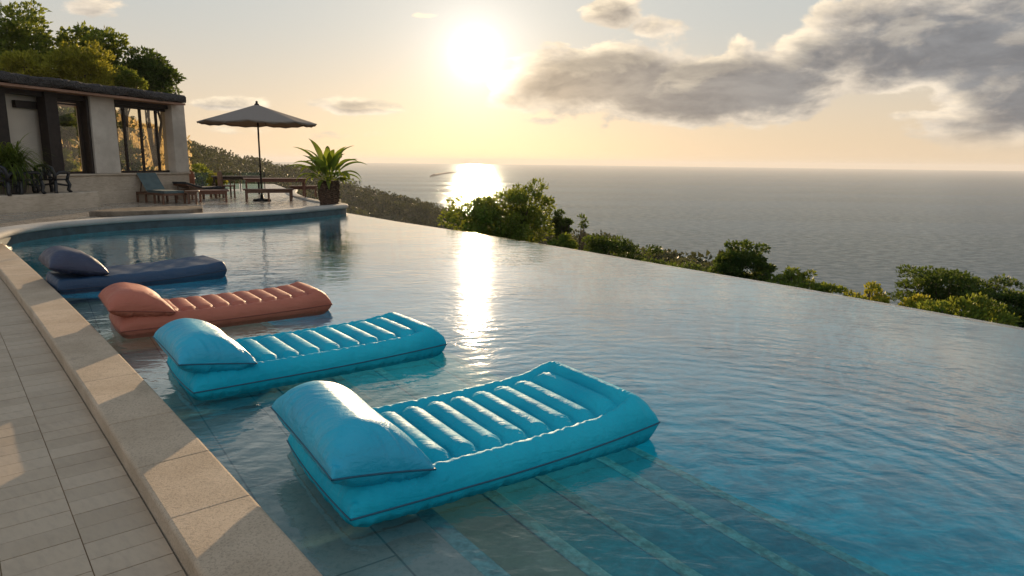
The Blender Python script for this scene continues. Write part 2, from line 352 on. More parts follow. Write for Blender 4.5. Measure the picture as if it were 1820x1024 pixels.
def hill_fn(t, b, co):
    n1 = t.noise(co, .03, 6., .65); n2 = t.noise(co, .25, 5., .6); n3 = t.noise(co, 1.6, 4., .7)
    x, y, z = t.sep(co)
    dry = t.m('MULTIPLY', t.ss(t.m('DIVIDE', x, y), -.42, -.54), t.ss(y, 260., 150.))
    gcol = t.mix(t.ss(n2, .3, .7), (.05, .045, .022), (.10, .085, .04))
    dcol = t.mix(t.ss(t.m('ADD', t.m('MULTIPLY', n2, .6), t.m('MULTIPLY', n3, .4)), .35, .65), (.26, .18, .07), (.52, .38, .17))
    t.set(b, 'Base_Color', t.mix(dry, gcol, dcol))
    bm_ = t.node('ShaderNodeBump', Strength=.8, Distance=.6, Height=t.m('ADD', n2, t.m('MULTIPLY', n3, .4))); t.l.new(bm_.outputs[0], b.inputs['Normal'])
M['hill'] = pbr('hill', (.1, .1, .05), .95, .1, fn=hill_fn)

# ------------------------------------------------------------------ mesh helpers
def tag(o, label=None, cat=None, group=None, kind=None):
    if label: o['label'] = label
    if cat: o['category'] = cat
    if group: o['group'] = group
    if kind: o['kind'] = kind
    return o
def empty(name, loc, label, cat, group=None):
    o = bpy.data.objects.new(name, None); COL.objects.link(o); o.location = tuple(loc); o.empty_display_size = .2
    return tag(o, label, cat, group)
def wloc(o):
    p = np.zeros(3)
    while o is not None: p = p+np.array(o.location); o = o.parent
    return p
class MB:
    def __init__(s): s.v = []; s.f = []; s.n = 0
    def add(s, v, f):
        v = np.asarray(v, float).reshape(-1, 3); s.v.append(v); s.f.extend([tuple(int(i)+s.n for i in q) for q in f]); s.n += len(v); return s
    def box(s, c, size, rz=0., rx=0., ry=0., taper=1.):
        h = np.array(size)/2
        v = np.array([[x, y, z] for z in (-1, 1) for y in (-1, 1) for x in (-1, 1)], float)*h
        v[4:, :2] *= taper
        Rm = np.array(Matrix.Rotation(rz, 3, 'Z') @ Matrix.Rotation(ry, 3, 'Y') @ Matrix.Rotation(rx, 3, 'X'))
        return s.add(v@Rm.T+np.array(c), [(0, 2, 3, 1), (4, 5, 7, 6), (0, 1, 5, 4), (2, 6, 7, 3), (0, 4, 6, 2), (1, 3, 7, 5)])
    def hexa(s, lo, hi):    # four bottom corners, four top corners (counter-clockwise)
        v = list(lo)+list(hi); n = len(lo)
        f = [tuple(range(n))[::-1], tuple(range(n, 2*n))]+[(i, (i+1) % n, n+(i+1) % n, n+i) for i in range(n)]
        return s.add(v, f)
    def prism(s, pts, z0, z1):
        q = np.array([p[:2] for p in pts]); r = np.roll(q, -1, 0)
        if (q[:, 0]*r[:, 1]-q[:, 1]*r[:, 0]).sum() < 0: pts = list(pts)[::-1]
        return s.hexa([(p[0], p[1], z0) for p in pts], [(p[0], p[1], z1) for p in pts])
    def tube(s, pts, r, n=8, cap=True):
        pts = np.asarray(pts, float); k = len(pts); r = np.full(k, r, float) if np.isscalar(r) else np.asarray(r, float)
        T = np.gradient(pts, axis=0); T /= np.linalg.norm(T, axis=1)[:, None]+1e-12
        a = np.array([0, 0, 1.]) if abs(T[0, 2]) < .9 else np.array([1., 0, 0])
        N = np.cross(T[0], a); N /= np.linalg.norm(N); vs = []
        for i in range(k):
            N = N-T[i]*(N@T[i]); N /= np.linalg.norm(N)+1e-12; B = np.cross(T[i], N)
            th = np.arange(n)*2*np.pi/n
            vs.append(pts[i]+r[i]*(np.cos(th)[:, None]*N+np.sin(th)[:, None]*B))
        f = [(i*n+j, i*n+(j+1) % n, (i+1)*n+(j+1) % n, (i+1)*n+j) for i in range(k-1) for j in range(n)]
        if cap: f += [tuple(range(n))[::-1], tuple((k-1)*n+j for j in range(n))]
        return s.add(np.concatenate(vs), f)
    def lathe(s, prof, c, n=16):
        th = np.arange(n)*2*np.pi/n
        v = np.concatenate([np.stack([c[0]+r*np.cos(th), c[1]+r*np.sin(th), np.full(n, c[2]+z)], 1) for r, z in prof])
        k = len(prof)
        f = [(i*n+j, i*n+(j+1) % n, (i+1)*n+(j+1) % n, (i+1)*n+j) for i in range(k-1) for j in range(n)]
        f += [tuple(range(n))[::-1], tuple((k-1)*n+j for j in range(n))]
        return s.add(v, f)
    def build(s, name, m, parent=None, smooth=False, bevel=0.):
        v = np.concatenate(s.v)
        o_loc = wloc(parent) if parent is not None else np.zeros(3)
        me = bpy.data.meshes.new(name); me.from_pydata((v-o_loc).tolist(), [], s.f); me.update()
        if len(s.f) < 60000:
            bm = bmesh.new(); bm.from_mesh(me); bmesh.ops.recalc_face_normals(bm, faces=bm.faces); bm.to_mesh(me); bm.free()
        me.materials.append(M[m] if isinstance(m, str) else m)
        if smooth: me.polygons.foreach_set('use_smooth', [True]*len(me.polygons))
        o = bpy.data.objects.new(name, me); COL.objects.link(o); o.parent = parent
        if bevel:
            b = o.modifiers.new('bevel', 'BEVEL'); b.width = bevel; b.segments = 2; b.limit_method = 'ANGLE'; b.angle_limit = R_(40)
        return o
def struct(o): o['kind'] = 'structure'; return o
def leaves_arr(P, D, L, Wd, rng, fold=.25):
    """diamond leaves at points P, pointing along D"""
    n = len(P); D = D/(np.linalg.norm(D, axis=1)[:, None]+1e-9)
    A = rng.normal(size=(n, 3)); S = np.cross(D, A); S /= np.linalg.norm(S, axis=1)[:, None]+1e-9; N = np.cross(S, D)
    L = np.asarray(L).reshape(-1, 1); Wd = np.asarray(Wd).reshape(-1, 1)
    a = P; b = P+D*L*.5+S*Wd*.5+N*Wd*fold; c = P+D*L-N*L*.1; d = P+D*L*.5-S*Wd*.5+N*Wd*fold
    V = np.stack([a, b, c, d], 1).reshape(-1, 3)
    return V
def quad_mesh(name, V, m, parent=None):
    o_loc = wloc(parent) if parent is not None else np.zeros(3)
    n = len(V)//4; me = bpy.data.meshes.new(name); V = (V-o_loc).astype(np.float32)
    me.vertices.add(len(V)); me.vertices.foreach_set('co', V.ravel())
    me.loops.add(n*4); me.loops.foreach_set('vertex_index', np.arange(n*4, dtype=np.int32))
    me.polygons.add(n); me.polygons.foreach_set('loop_start', np.arange(n, dtype=np.int32)*4); me.polygons.foreach_set('loop_total', np.full(n, 4, dtype=np.int32))
    me.update(calc_edges=True); me.validate(); me.materials.append(M[m])
    o = bpy.data.objects.new(name, me); COL.objects.link(o); o.parent = parent
    return o
def grid_mesh(name, V, nu, nv, m, parent=None, smooth=True):
    idx = np.arange(nu*nv).reshape(nu, nv)
    f = np.stack([idx[:-1, :-1], idx[1:, :-1], idx[1:, 1:], idx[:-1, 1:]], -1).reshape(-1, 4)
    b = MB(); b.add(V.reshape(-1, 3), f); return b.build(name, m, parent, smooth)

# ------------------------------------------------------------------ sea and land
SEA = -60.
b = MB(); NR = 96
rad = [3., 200., 600., 2000., 6000., 15000.]
vs = [(0, 0, SEA)]; fs = []
for r in rad: vs += [(r*math.cos(2*math.pi*k/NR), r*math.sin(2*math.pi*k/NR), SEA) for k in range(NR)]
fs += [(0, 1+k, 1+(k+1) % NR) for k in range(NR)]
for i in range(len(rad)-1): fs += [(1+i*NR+k, 1+(i+1)*NR+k, 1+(i+1)*NR+(k+1) % NR, 1+i*NR+(k+1) % NR) for k in range(NR)]
b.add(vs, fs); struct(b.build('sea', 'sea'))
# hills on a polar grid around the pool: px of the crest, py of the crest, crest distance, dip in front
KEY = [(-900, 40, 130, 2), (-300, 120, 130, 2), (0, 165, 150, 2), (100, 190, 170, 2), (205, 206, 190, 2), (231, 224, 205, 2), (293, 240, 280, 3), (331, 261, 420, 12), (420, 284, 540, 22),
       (500, 300, 620, 28), (560, 307, 640, 32), (610, 330, 600, 34), (660, 344, 560, 34), (700, 355, 520, 34), (760, 370, 470, 32), (800, 383, 430, 32), (900, 408, 330, 26), (985, 420, 270, 20),
       (1060, 435, 220, 16), (1150, 466, 160, 10), (1210, 482, 130, 8), (1260, 500, 100, 6), (1400, 545, 60, 4), (1600, 600, 40, 3), (1820, 665, 28, 2), (2400, 800, 20, 2)]
kx = np.array([k[0] for k in KEY], float)
def edge_dist(a):      # distance of the infinity edge along an azimuth
    d = np.array([math.sin(a), math.cos(a)])
    best = 40.
    for p, q in zip(EDGE[:-1], EDGE[1:]):
        e = q[:2]-p[:2]; A = np.array([[d[0], -e[0]], [d[1], -e[1]]])
        if abs(np.linalg.det(A)) < 1e-6: continue
        s, u = np.linalg.solve(A, p[:2])
        if s > 0 and -.01 <= u <= 1.01: best = min(best, s)
    return best
EDGE = [gp(605, 378), gp(700, 394), gp(850, 417), gp(1000, 441), gp(1200, 476), gp(1400, 510), gp(1600, 546), gp(1820, 586)]
e_end = EDGE[-1]+(EDGE[-1]-EDGE[-3])*4.0; EDGE.append(e_end)
rng = np.random.default_rng(3)
NA, ND = 240, 70
cols = []; crest_tab = []
pxs = np.linspace(-900, 2400, NA)
for px in pxs:
    py = np.interp(px, kx, [k[1] for k in KEY]); D = np.interp(px, kx, [k[2] for k in KEY]); dip = np.interp(px, kx, [k[3] for k in KEY])
    dr = ray(px, py); a = math.atan2(dr[0], dr[1]); te = dr[2]/math.hypot(dr[0], dr[1])
    zc = EYE+te*D
    if px < 606: d0, z0 = 36., -.3
    else: d0, z0 = edge_dist(a)+.6, -2.2
    if px > 1820: d0 = max(d0, 9.)
    D = max(D, d0+12)
    zc = EYE+te*D
    crest_tab.append((a, D, zc, d0, z0))
    dd = np.concatenate([[d0-3, d0], d0+(D-d0)*np.linspace(.06, 1, 36)**1.3, D+np.linspace(8, 420, ND-38)])
    z = np.empty(ND)
    for i, q in enumerate(dd):
        if q <= d0: z[i] = z0
        elif q <= D:
            u = (q-d0)/(D-d0); lin = z0+(zc-z0)*u
            z[i] = lin-dip*math.sin(math.pi*u**.7)*(1 if D > 60 else .5)
        else:
            w = (q-D)/420; z[i] = max(SEA-3, zc-(zc-SEA+3)*min(1, w*1.5)**1.1)
    cols.append(np.stack([np.sin(a)*dd, np.cos(a)*dd, z], 1))
V = np.array(cols)
nz = np.sin(V[..., 0]*.09+1.3)*np.cos(V[..., 1]*.07)+.6*np.sin(V[..., 0]*.23+V[..., 1]*.19)
dist = np.hypot(V[..., 0], V[..., 1])
V[..., 2] += nz*np.clip((dist-50)/150, 0, 1)*1.2
struct(grid_mesh('hillside', V, NA, ND, 'hill'))
HILL = V
def hill_pt(ia, fd):
    i0 = int(ia); i1 = min(i0+1, NA-1); j0 = int(fd); j1 = min(j0+1, ND-1); u = ia-i0; w = fd-j0
    return (HILL[i0, j0]*(1-u)+HILL[i1, j0]*u)*(1-w)+(HILL[i0, j1]*(1-u)+HILL[i1, j1]*u)*w
# the wood on the hillside reads as one mass
P_, D_, L_ = [], [], []
rr = random.Random(5)
for k in range(5200):
    px = rr.uniform(300, 1290) if k > 160 else rr.uniform(-100, 330)
    ia = (px+900)/3300*(NA-1)
    fd = rr.uniform(4, 38.5) if rr.random() < .6 else rr.uniform(24, 38.5)
    p = hill_pt(ia, fd); d = math.hypot(p[0], p[1])
    if d < 60: continue
    r = rr.uniform(1.4, 3.0)*(.55+d/700)
    if rr.random() < .05: r *= 1.5
    n = 46
    q = rng.normal(size=(n, 3)); q /= np.linalg.norm(q, axis=1)[:, None]; q *= rng.uniform(.55, 1.05, (n, 1)); q[:, 2] = q[:, 2]*.8
    P_.append(p+np.array([0, 0, r*.45])+q*r); D_.append(q+rng.normal(size=(n, 3))*.6); L_.append(np.full(n, r*.42))
P_ = np.concatenate(P_); D_ = np.concatenate(D_); L_ = np.concatenate(L_)
fo = quad_mesh('hillside_wood', leaves_arr(P_, D_, L_, L_*.8, rng), 'leaf_forest'); tag(fo, 'hazy dark green wood covering the headland above the sea', 'wood', kind='stuff')

# dry grass on the sunny slope behind the house
M['dry_grass'] = leafmat('dry_grass', (.26, .17, .06), (.42, .30, .12), (.78, .58, .27), .12, .65)
P_, D_, L_ = [], [], []
for k in range(9000):
    px = rr.uniform(30, 320); ia = (px+900)/3300*(NA-1); fd = rr.uniform(1.2, 37.5); p = hill_pt(ia, fd); d = math.hypot(p[0], p[1]); n = 7
    sc = .22+.0042*d
    q = rng.normal(size=(n, 3))*np.array([sc, sc, .05])*1.3
    P_.append(p+q-np.array([0, 0, .1])); D_.append(np.array([0, 0, 1.])+rng.normal(size=(n, 3))*.45); L_.append(np.full(n, sc*rr.uniform(.9, 1.5)))
P_ = np.concatenate(P_); D_ = np.concatenate(D_); L_ = np.concatenate(L_)
tag(quad_mesh('dry_grass', leaves_arr(P_, D_, L_, L_*.5, rng), 'dry_grass'), 'golden dry grass covering the slope behind the pool house', 'grass', kind='stuff')

# ------------------------------------------------------------------ pool
INNER = [gp(*q, .06) for q in ((585, 1024), (446, 879), (372, 800), (295, 720), (246, 662), (172, 578), (105, 522), (35, 458), (0, 428))]
def polyline_at(P, s):       # smooth param by length
    P = np.array(P); d = np.r_[0, np.cumsum(np.linalg.norm(np.diff(P, axis=0), axis=1))]
    s = np.clip(s, 0, d[-1]); return np.stack([np.interp(s, d, P[:, k]) for k in range(P.shape[1])], -1), d[-1]
inn = np.array(INNER)[:, :2]
dcop = (inn[-1]-inn[0])/np.linalg.norm(inn[-1]-inn[0])
# fit a gentle curve through the measured inner edge
s_ = (inn-inn[0])@dcop; nrm = np.array([-dcop[1], dcop[0]]); o_ = (inn-inn[0])@nrm      # nrm: away from the pool
cf = np.polyfit(s_, o_, 2)
def cop(s, off=0.):
    t0 = np.array([1., np.polyval(np.polyder(cf), s)]); t0 /= np.linalg.norm(t0)
    tg = dcop*t0[0]+nrm*t0[1]; nn = np.array([-tg[1], tg[0]])
    return inn[0]+dcop*s+nrm*np.polyval(cf, s)+nn*off, tg, nn
COPW = .385; S0, S1 = -6., 17.5
b = MB()
s = S0; rb = random.Random(2)
joints = []
for px, py in ((446, 879), (372, 800), (304, 732), (240, 664)): joints.append((gp(px, py, .06)[:2]-inn[0])@dcop)
js = [S0]; 
while js[-1] < joints[0]-1.0: js.append(js[-1]+.85)
js = [q for q in js if q < joints[0]-.4]+joints
while js[-1] < S1: js.append(js[-1]+rb.uniform(.8, 1.1))
R1 = .018
prof = [(COPW, -.6), (COPW, .06-R1), (COPW-R1*.3, .06-R1*.3), (COPW-R1, .06), (R1, .06), (R1*.3, .06-R1*.3), (0, .06-R1), (0, -.6)]
for j0, j1 in zip(js[:-1], js[1:]):
    k = max(2, int((j1-j0)/.25)+1); ss = np.linspace(j0+.0025, j1-.0025, k); vv = []
    dzb = rb.uniform(-.0015, .0015)
    for q in ss:
        for off, z in prof:
            p, _, _ = cop(q, off); vv.append((p[0], p[1], z+dzb))
    n = len(prof)
    f = [(i*n+j, (i+1)*n+j, (i+1)*n+j+1, i*n+j+1) for i in range(k-1) for j in range(n-1)]
    f += [tuple(range(n)), tuple((k-1)*n+j for j in range(n))[::-1]]
    b.add(vv, f)
struct(b.build('pool_coping', 'coping', bevel=.004))
b = MB()      # grout bed under the joints, sunk
for q0, q1 in zip(np.arange(S0, S1, .5), np.arange(S0+.5, S1+.5, .5)):
    c = [cop(q0, .02)[0], cop(q1, .02)[0], cop(q1, COPW-.02)[0], cop(q0, COPW-.02)[0]]
    b.add([(p[0], p[1], .044) for p in c][::-1], [(0, 1, 2, 3)])
struct(b.build('coping_joint_mortar', 'grout'))
# deck of long narrow tiles
DZ = -.055
b = MB(); TW, TL, G = .305, .165, .0024
for col in range(0, 26):
    o0 = COPW+.006+col*TW; so = [0, .07, .03, .11, .05][col % 5]
    s = S0+so
    while s < S1-1:
        if not (s > 13.5 and col > 22):
            c = [cop(s+G, o0+G)[0], cop(s+TL-G, o0+G)[0], cop(s+TL-G, o0+TW-G)[0], cop(s+G, o0+TW-G)[0]]
            z = DZ+rb.uniform(-.0008, .0008)
            v = [(p[0], p[1], z-.008) for p in c]+[(p[0], p[1], z) for p in c]
            b.add(v, [(4, 7, 6, 5), (0, 4, 5, 1), (1, 5, 6, 2), (2, 6, 7, 3), (3, 7, 4, 0)])
        s += TL
struct(b.build('pool_deck', 'tile'))
b = MB()
c = [cop(S0, COPW-.05)[0], cop(S1, COPW-.05)[0], cop(S1, 9.)[0], cop(S0, 9.)[0]]
b.add([(p[0], p[1], DZ-.005) for p in c][::-1], [(0, 1, 2, 3)]); struct(b.build('deck_grout', 'grout'))

# terrace kerb polyline (pool side top edge)
KP = [gp(-60, 445, .2), gp(0, 420, .2), gp(30, 410, .22), gp(100, 398, .25), gp(200, 390, .25), gp(300, 384.5, .25), gp(420, 380, .25), gp(520, 374, .25), gp(590, 367.5, .25)]
KP = [np.array(p[:2]) for p in KP]
tip = np.array([-5.42, 22.2]); KP += [np.array([-5.42, 21.75]), tip, np.array([-5.7, 22.75]), np.array([-6.4, 23.2]), np.array([-8.2, 26.5]), np.array([-9.5, 29.5]), np.array([-10.5, 33.])]
def smooth_poly(P, n=3):
    for _ in range(n):
        Q = [P[0]]
        for a, c in zip(P[:-1], P[1:]): Q += [a*.75+c*.25, a*.25+c*.75]
        P = Q+[P[-1]]
    return P
KS = smooth_poly(KP, 2); KS = np.array(KS)
TZ = .25
b = MB(); kw, kr = .42, .05
wall_ = [(.0, -1.6), (.0, TZ-.102)]
prof = [(.05, TZ-.10), (.0, TZ-.10), (-.05, TZ-.085), (-.065, TZ-.03), (-.045, TZ+.015), (0, TZ+.03), (kw-kr, TZ+.03), (kw, TZ-.02), (kw, -.3)]
vv = []; n = len(prof); k = len(KS)
tg = np.gradient(KS, axis=0); tg /= np.linalg.norm(tg, axis=1)[:, None]; nn = np.stack([-tg[:, 1], tg[:, 0]], 1)   # inward = left of travel
for i in range(k):
    for off, z in prof: vv.append((KS[i, 0]+nn[i, 0]*off, KS[i, 1]+nn[i, 1]*off, z))
f = [(i*n+j, (i+1)*n+j, (i+1)*n+j+1, i*n+j+1) for i in range(k-1) for j in range(n-1)]
b.add(vv, [q[::-1] for q in f]); struct(b.build('terrace_kerb', 'kerb', smooth=True))
b = MB(); vv = [(KS[i, 0]+nn[i, 0]*o_w, KS[i, 1]+nn[i, 1]*o_w, z) for i in range(k) for o_w, z in wall_]     # tiled pool wall, shade under the kerb lip painted into its dark colour
b.add(vv, [(2*i, 2*i+1, 2*i+3, 2*i+2) for i in range(k-1)]); struct(b.build('pool_wall', 'shaded_wall_tile', smooth=True))
inner = KS+nn*(kw-.1)
poly = [tuple(p) for p in inner]+[(-14., 40.), (-40., 40.), (-40., 8.), (-14., 9.5)]
b = MB(); b.prism(poly, -1.6, TZ)
struct(b.build('terrace', 'terrace'))

# basin: floor, walls, shelf and steps
b = MB()
nearL = cop(-5.5, 0)[0]
SC = (inn[-1]-inn[0])@dcop; kst = int(np.argmin(np.linalg.norm(KS-cop(SC, .25)[0], axis=1)))
bas = [tuple(cop(q, -.01)[0]) for q in np.arange(-5.5, SC-.5, 1.)]+[tuple(p-nn_*.01) for p, nn_ in zip(KS[kst+1:-10], nn[kst+1:-10])]
edge_pts = [tuple(p[:2]) for p in EDGE]
bas += edge_pts+[(edge_pts[-1][0], -6.)]
b.add([(p[0], p[1], -1.25) for p in bas], [tuple(range(len(bas)))[::-1]])
b.add([(p[0], p[1], -1.25) for p in bas]+[(p[0], p[1], -.02) for p in bas], [(i, (i+1) % len(bas), len(bas)+(i+1) % len(bas), len(bas)+i) for i in range(len(bas))])
struct(b.build('pool_basin', 'basin'))
# weir wall of the infinity edge
b = MB(); ep = np.array([p[:2] for p in EDGE]); te_ = np.gradient(ep, axis=0); te_ /= np.linalg.norm(te_, axis=1)[:, None]; ne = np.stack([-te_[:, 1], te_[:, 0]], 1)
for i in range(len(ep)-1):
    a0, a1 = ep[i]+ne[i]*.004, ep[i+1]+ne[i+1]*.004; c0, c1 = ep[i]+ne[i]*.10, ep[i+1]+ne[i+1]*.10
    b.hexa([(*a0, -5.), (*a1, -5.), (*c1, -5.), (*c0, -5.)], [(*a0, -.012), (*a1, -.012), (*c1, -.03), (*c0, -.03)])
tag(b.build('weir_wall', 'basin'), 'low infinity edge wall just under the water line on the sea side of the pool', 'wall')
ST = [(-.18, (779, 919), (898, 1016)), (-.36, (883, 877), (1081, 1024)), (-.54, (1000, 866), (1239, 1024)), (-.72, (1095, 825), (1419, 1024)), (-.90, (1221, 843), (1567, 1024))]
YF, YN = 9.0, -5.
lines = []
for z, a, c in ST:
    A, Bq = gp(*a, z)[:2], gp(*c, z)[:2]; d = (A-Bq)/np.linalg.norm(A-Bq)
    d = d*.5+np.array([-.565, .825])*.5; d /= np.linalg.norm(d)
    lines.append((A+d*((YF-A[1])/d[1]), A+d*((YN-A[1])/d[1]), z))
bs, bt = MB(), MB()
cl = [tuple(cop(q, -.012)[0]) for q in np.arange(-5.5, 13, .5)]
cl = [p for p in cl if p[1] < YF]
prev = None
shelf = cl+[tuple(lines[0][0]), tuple(lines[0][1])]
bs.add([(p[0], p[1], lines[0][2]) for p in shelf], [tuple(range(len(shelf)))[::-1]])
struct(bs.build('pool_shelf', 'shelf'))
stn = MB()
for i, (f0, n0, z) in enumerate(lines):
    zn = lines[i+1][2] if i+1 < len(lines) else -1.25
    # riser, with a slightly rounded stone nosing
    dd = (n0-f0)/np.linalg.norm(n0-f0); ou = np.array([-dd[1], dd[0]])
    if ou[0] < 0: ou = -ou
    P = [(-.05, z+.0005), (.0, z-.002), (.012, z-.012), (.014, z-.035), (.0, z-.05), (.0, zn-.001)]
    tgt = stn
    vv = []
    for off, zz in P: vv += [(*(f0+ou*off), zz), (*(n0+ou*off), zz)]
    (stn if i < 1 else bt).add(vv, [(2*j, 2*j+1, 2*j+3, 2*j+2) for j in range(len(P)-1)])
    if i+1 < len(lines):
        f1, n1, z1 = lines[i+1]
        (stn if i < 1 else bt).add([(*f0, z1), (*n0, z1), (*n1, z1), (*f1, z1)], [(0, 1, 2, 3)])
for i, (f0, n0, z) in enumerate(lines):      # pale stone nosing on each tread
    dd = (n0-f0)/np.linalg.norm(n0-f0); ou = np.array([-dd[1], dd[0]]); ou = ou if ou[0] > 0 else -ou
    q = MB(); a_, b_ = f0-ou*.085, n0-ou*.085; c_, d_ = f0+ou*.018, n0+ou*.018
    q.hexa([(*a_, z-.02), (*b_, z-.02), (*d_, z-.03), (*c_, z-.03)], [(*a_, z+.004), (*b_, z+.004), (*d_, z+.004), (*c_, z+.004)])
    struct(q.build('pool_step_nosing', 'nosing', bevel=.008))
struct(stn.build('pool_step_stone', 'step_stone')); struct(bt.build('pool_steps', 'step_tile'))
b = MB()   # far end wall of the steps
for i, (f0, n0, z) in enumerate(lines):
    left = cl[-1] if i == 0 else tuple(lines[i-1][0])
    b.add([(left[0], left[1], z-.001), (f0[0], f0[1], z-.001), (f0[0], f0[1], -1.25), (left[0], left[1], -1.25)], [(0, 1, 2, 3)])
struct(b.build('step_end_wall', 'basin'))
# water body
SC = (inn[-1]-inn[0])@dcop; kst = int(np.argmin(np.linalg.norm(KS-cop(SC, .25)[0], axis=1)))
wp = [tuple(cop(q, .06)[0]) for q in np.arange(-5.5, SC-.5, 1.)]+[tuple(cop(SC, .3)[0])]+[tuple(p+nn_*.06) for p, nn_ in zip(KS[kst+1:-8], nn[kst+1:-8])]
wp += [tuple(p[:2]+q*.09) for p, q in zip(ep, ne)]+[(edge_pts[-1][0]-.02, -5.9)]
b = MB(); b.prism(wp, -1.55, 0.); struct(b.build('pool_water', 'water'))

# ------------------------------------------------------------------ pool floats
def cosgrid(n, k=.55):
    s = np.linspace(0, 1, n); return k*(-np.cos(np.pi*s))+(1-k)*(2*s-1)
def prof_round(d): d = np.clip(d, 0, 1); return np.sqrt(1-(1-d)**2)
def sstep(x, a, b_): u = np.clip((x-a)/(b_-a), 0, 1); return u*u*(3-2*u)
def cushion(L, Wd, Ht, Hb, rt, rb_, nu, nv, seam, topfn=None, kx_=.10, pinch=.02, power=1.):
    u = cosgrid(nu); v = cosgrid(nv); U_, V_ = np.meshgrid(u, v, indexing='ij')
    X = U_*np.sqrt(1-kx_*V_**2)*L/2*(1-pinch*(1-V_**2)*0); Y = V_*np.sqrt(1-kx_*U_**2)*Wd/2
    X = X*(1-pinch*(1-V_**2)); Y = Y*(1-pinch*1.3*(1-U_**2))
    du = (1-np.abs(U_))*L/2; dv = (1-np.abs(V_))*Wd/2
    et = prof_round(du/rt)*prof_round(dv/rt); eb = prof_round(du/rb_)*prof_round(dv/rb_)
    zs = seam(U_, V_)
    top = zs+Ht*et**power; bot = zs-(Hb if Hb > 0 else zs-Hb)*eb
    if topfn is not None: top = topfn(U_, V_, top, et)
    return U_, V_, X, Y, zs, top, bot
def sheet(X, Y, top, bot):
    nu, nv = X.shape
    Vt = np.stack([X, Y, top], -1).reshape(-1, 3); Vb = np.stack([X, Y, bot], -1).reshape(-1, 3)
    idx = np.arange(nu*nv).reshape(nu, nv); off = nu*nv
    ft = np.stack([idx[:-1, :-1], idx[1:, :-1], idx[1:, 1:], idx[:-1, 1:]], -1).reshape(-1, 4)
    bi = idx+off; bi = bi.copy(); border = np.zeros((nu, nv), bool); border[0] = border[-1] = True; border[:, 0] = border[:, -1] = True
    bi[border] = idx[border]
    fb = np.stack([bi[:-1, :-1], bi[:-1, 1:], bi[1:, 1:], bi[1:, :-1]], -1).reshape(-1, 4)
    return np.concatenate([Vt, Vb]), np.concatenate([ft, fb])
def rim(X, Y, zs):
    a = [np.stack([q[:, 0], ], -1) for q in ()]
    I = [(i, 0) for i in range(X.shape[0])]+[(X.shape[0]-1, j) for j in range(1, X.shape[1])]+[(i, X.shape[1]-1) for i in range(X.shape[0]-2, -1, -1)]+[(0, j) for j in range(X.shape[1]-2, 0, -1)]
    return np.array([(X[i], Y[i], zs[i]) for i in I]+[(X[I[0]], Y[I[0]], zs[I[0]])])
def place(P, org, ang):
    c, s = math.cos(ang), math.sin(ang); Q = P.copy(); Q[:, 0] = P[:, 0]*c-P[:, 1]*s+org[0]; Q[:, 1] = P[:, 0]*s+P[:, 1]*c+org[1]; return Q
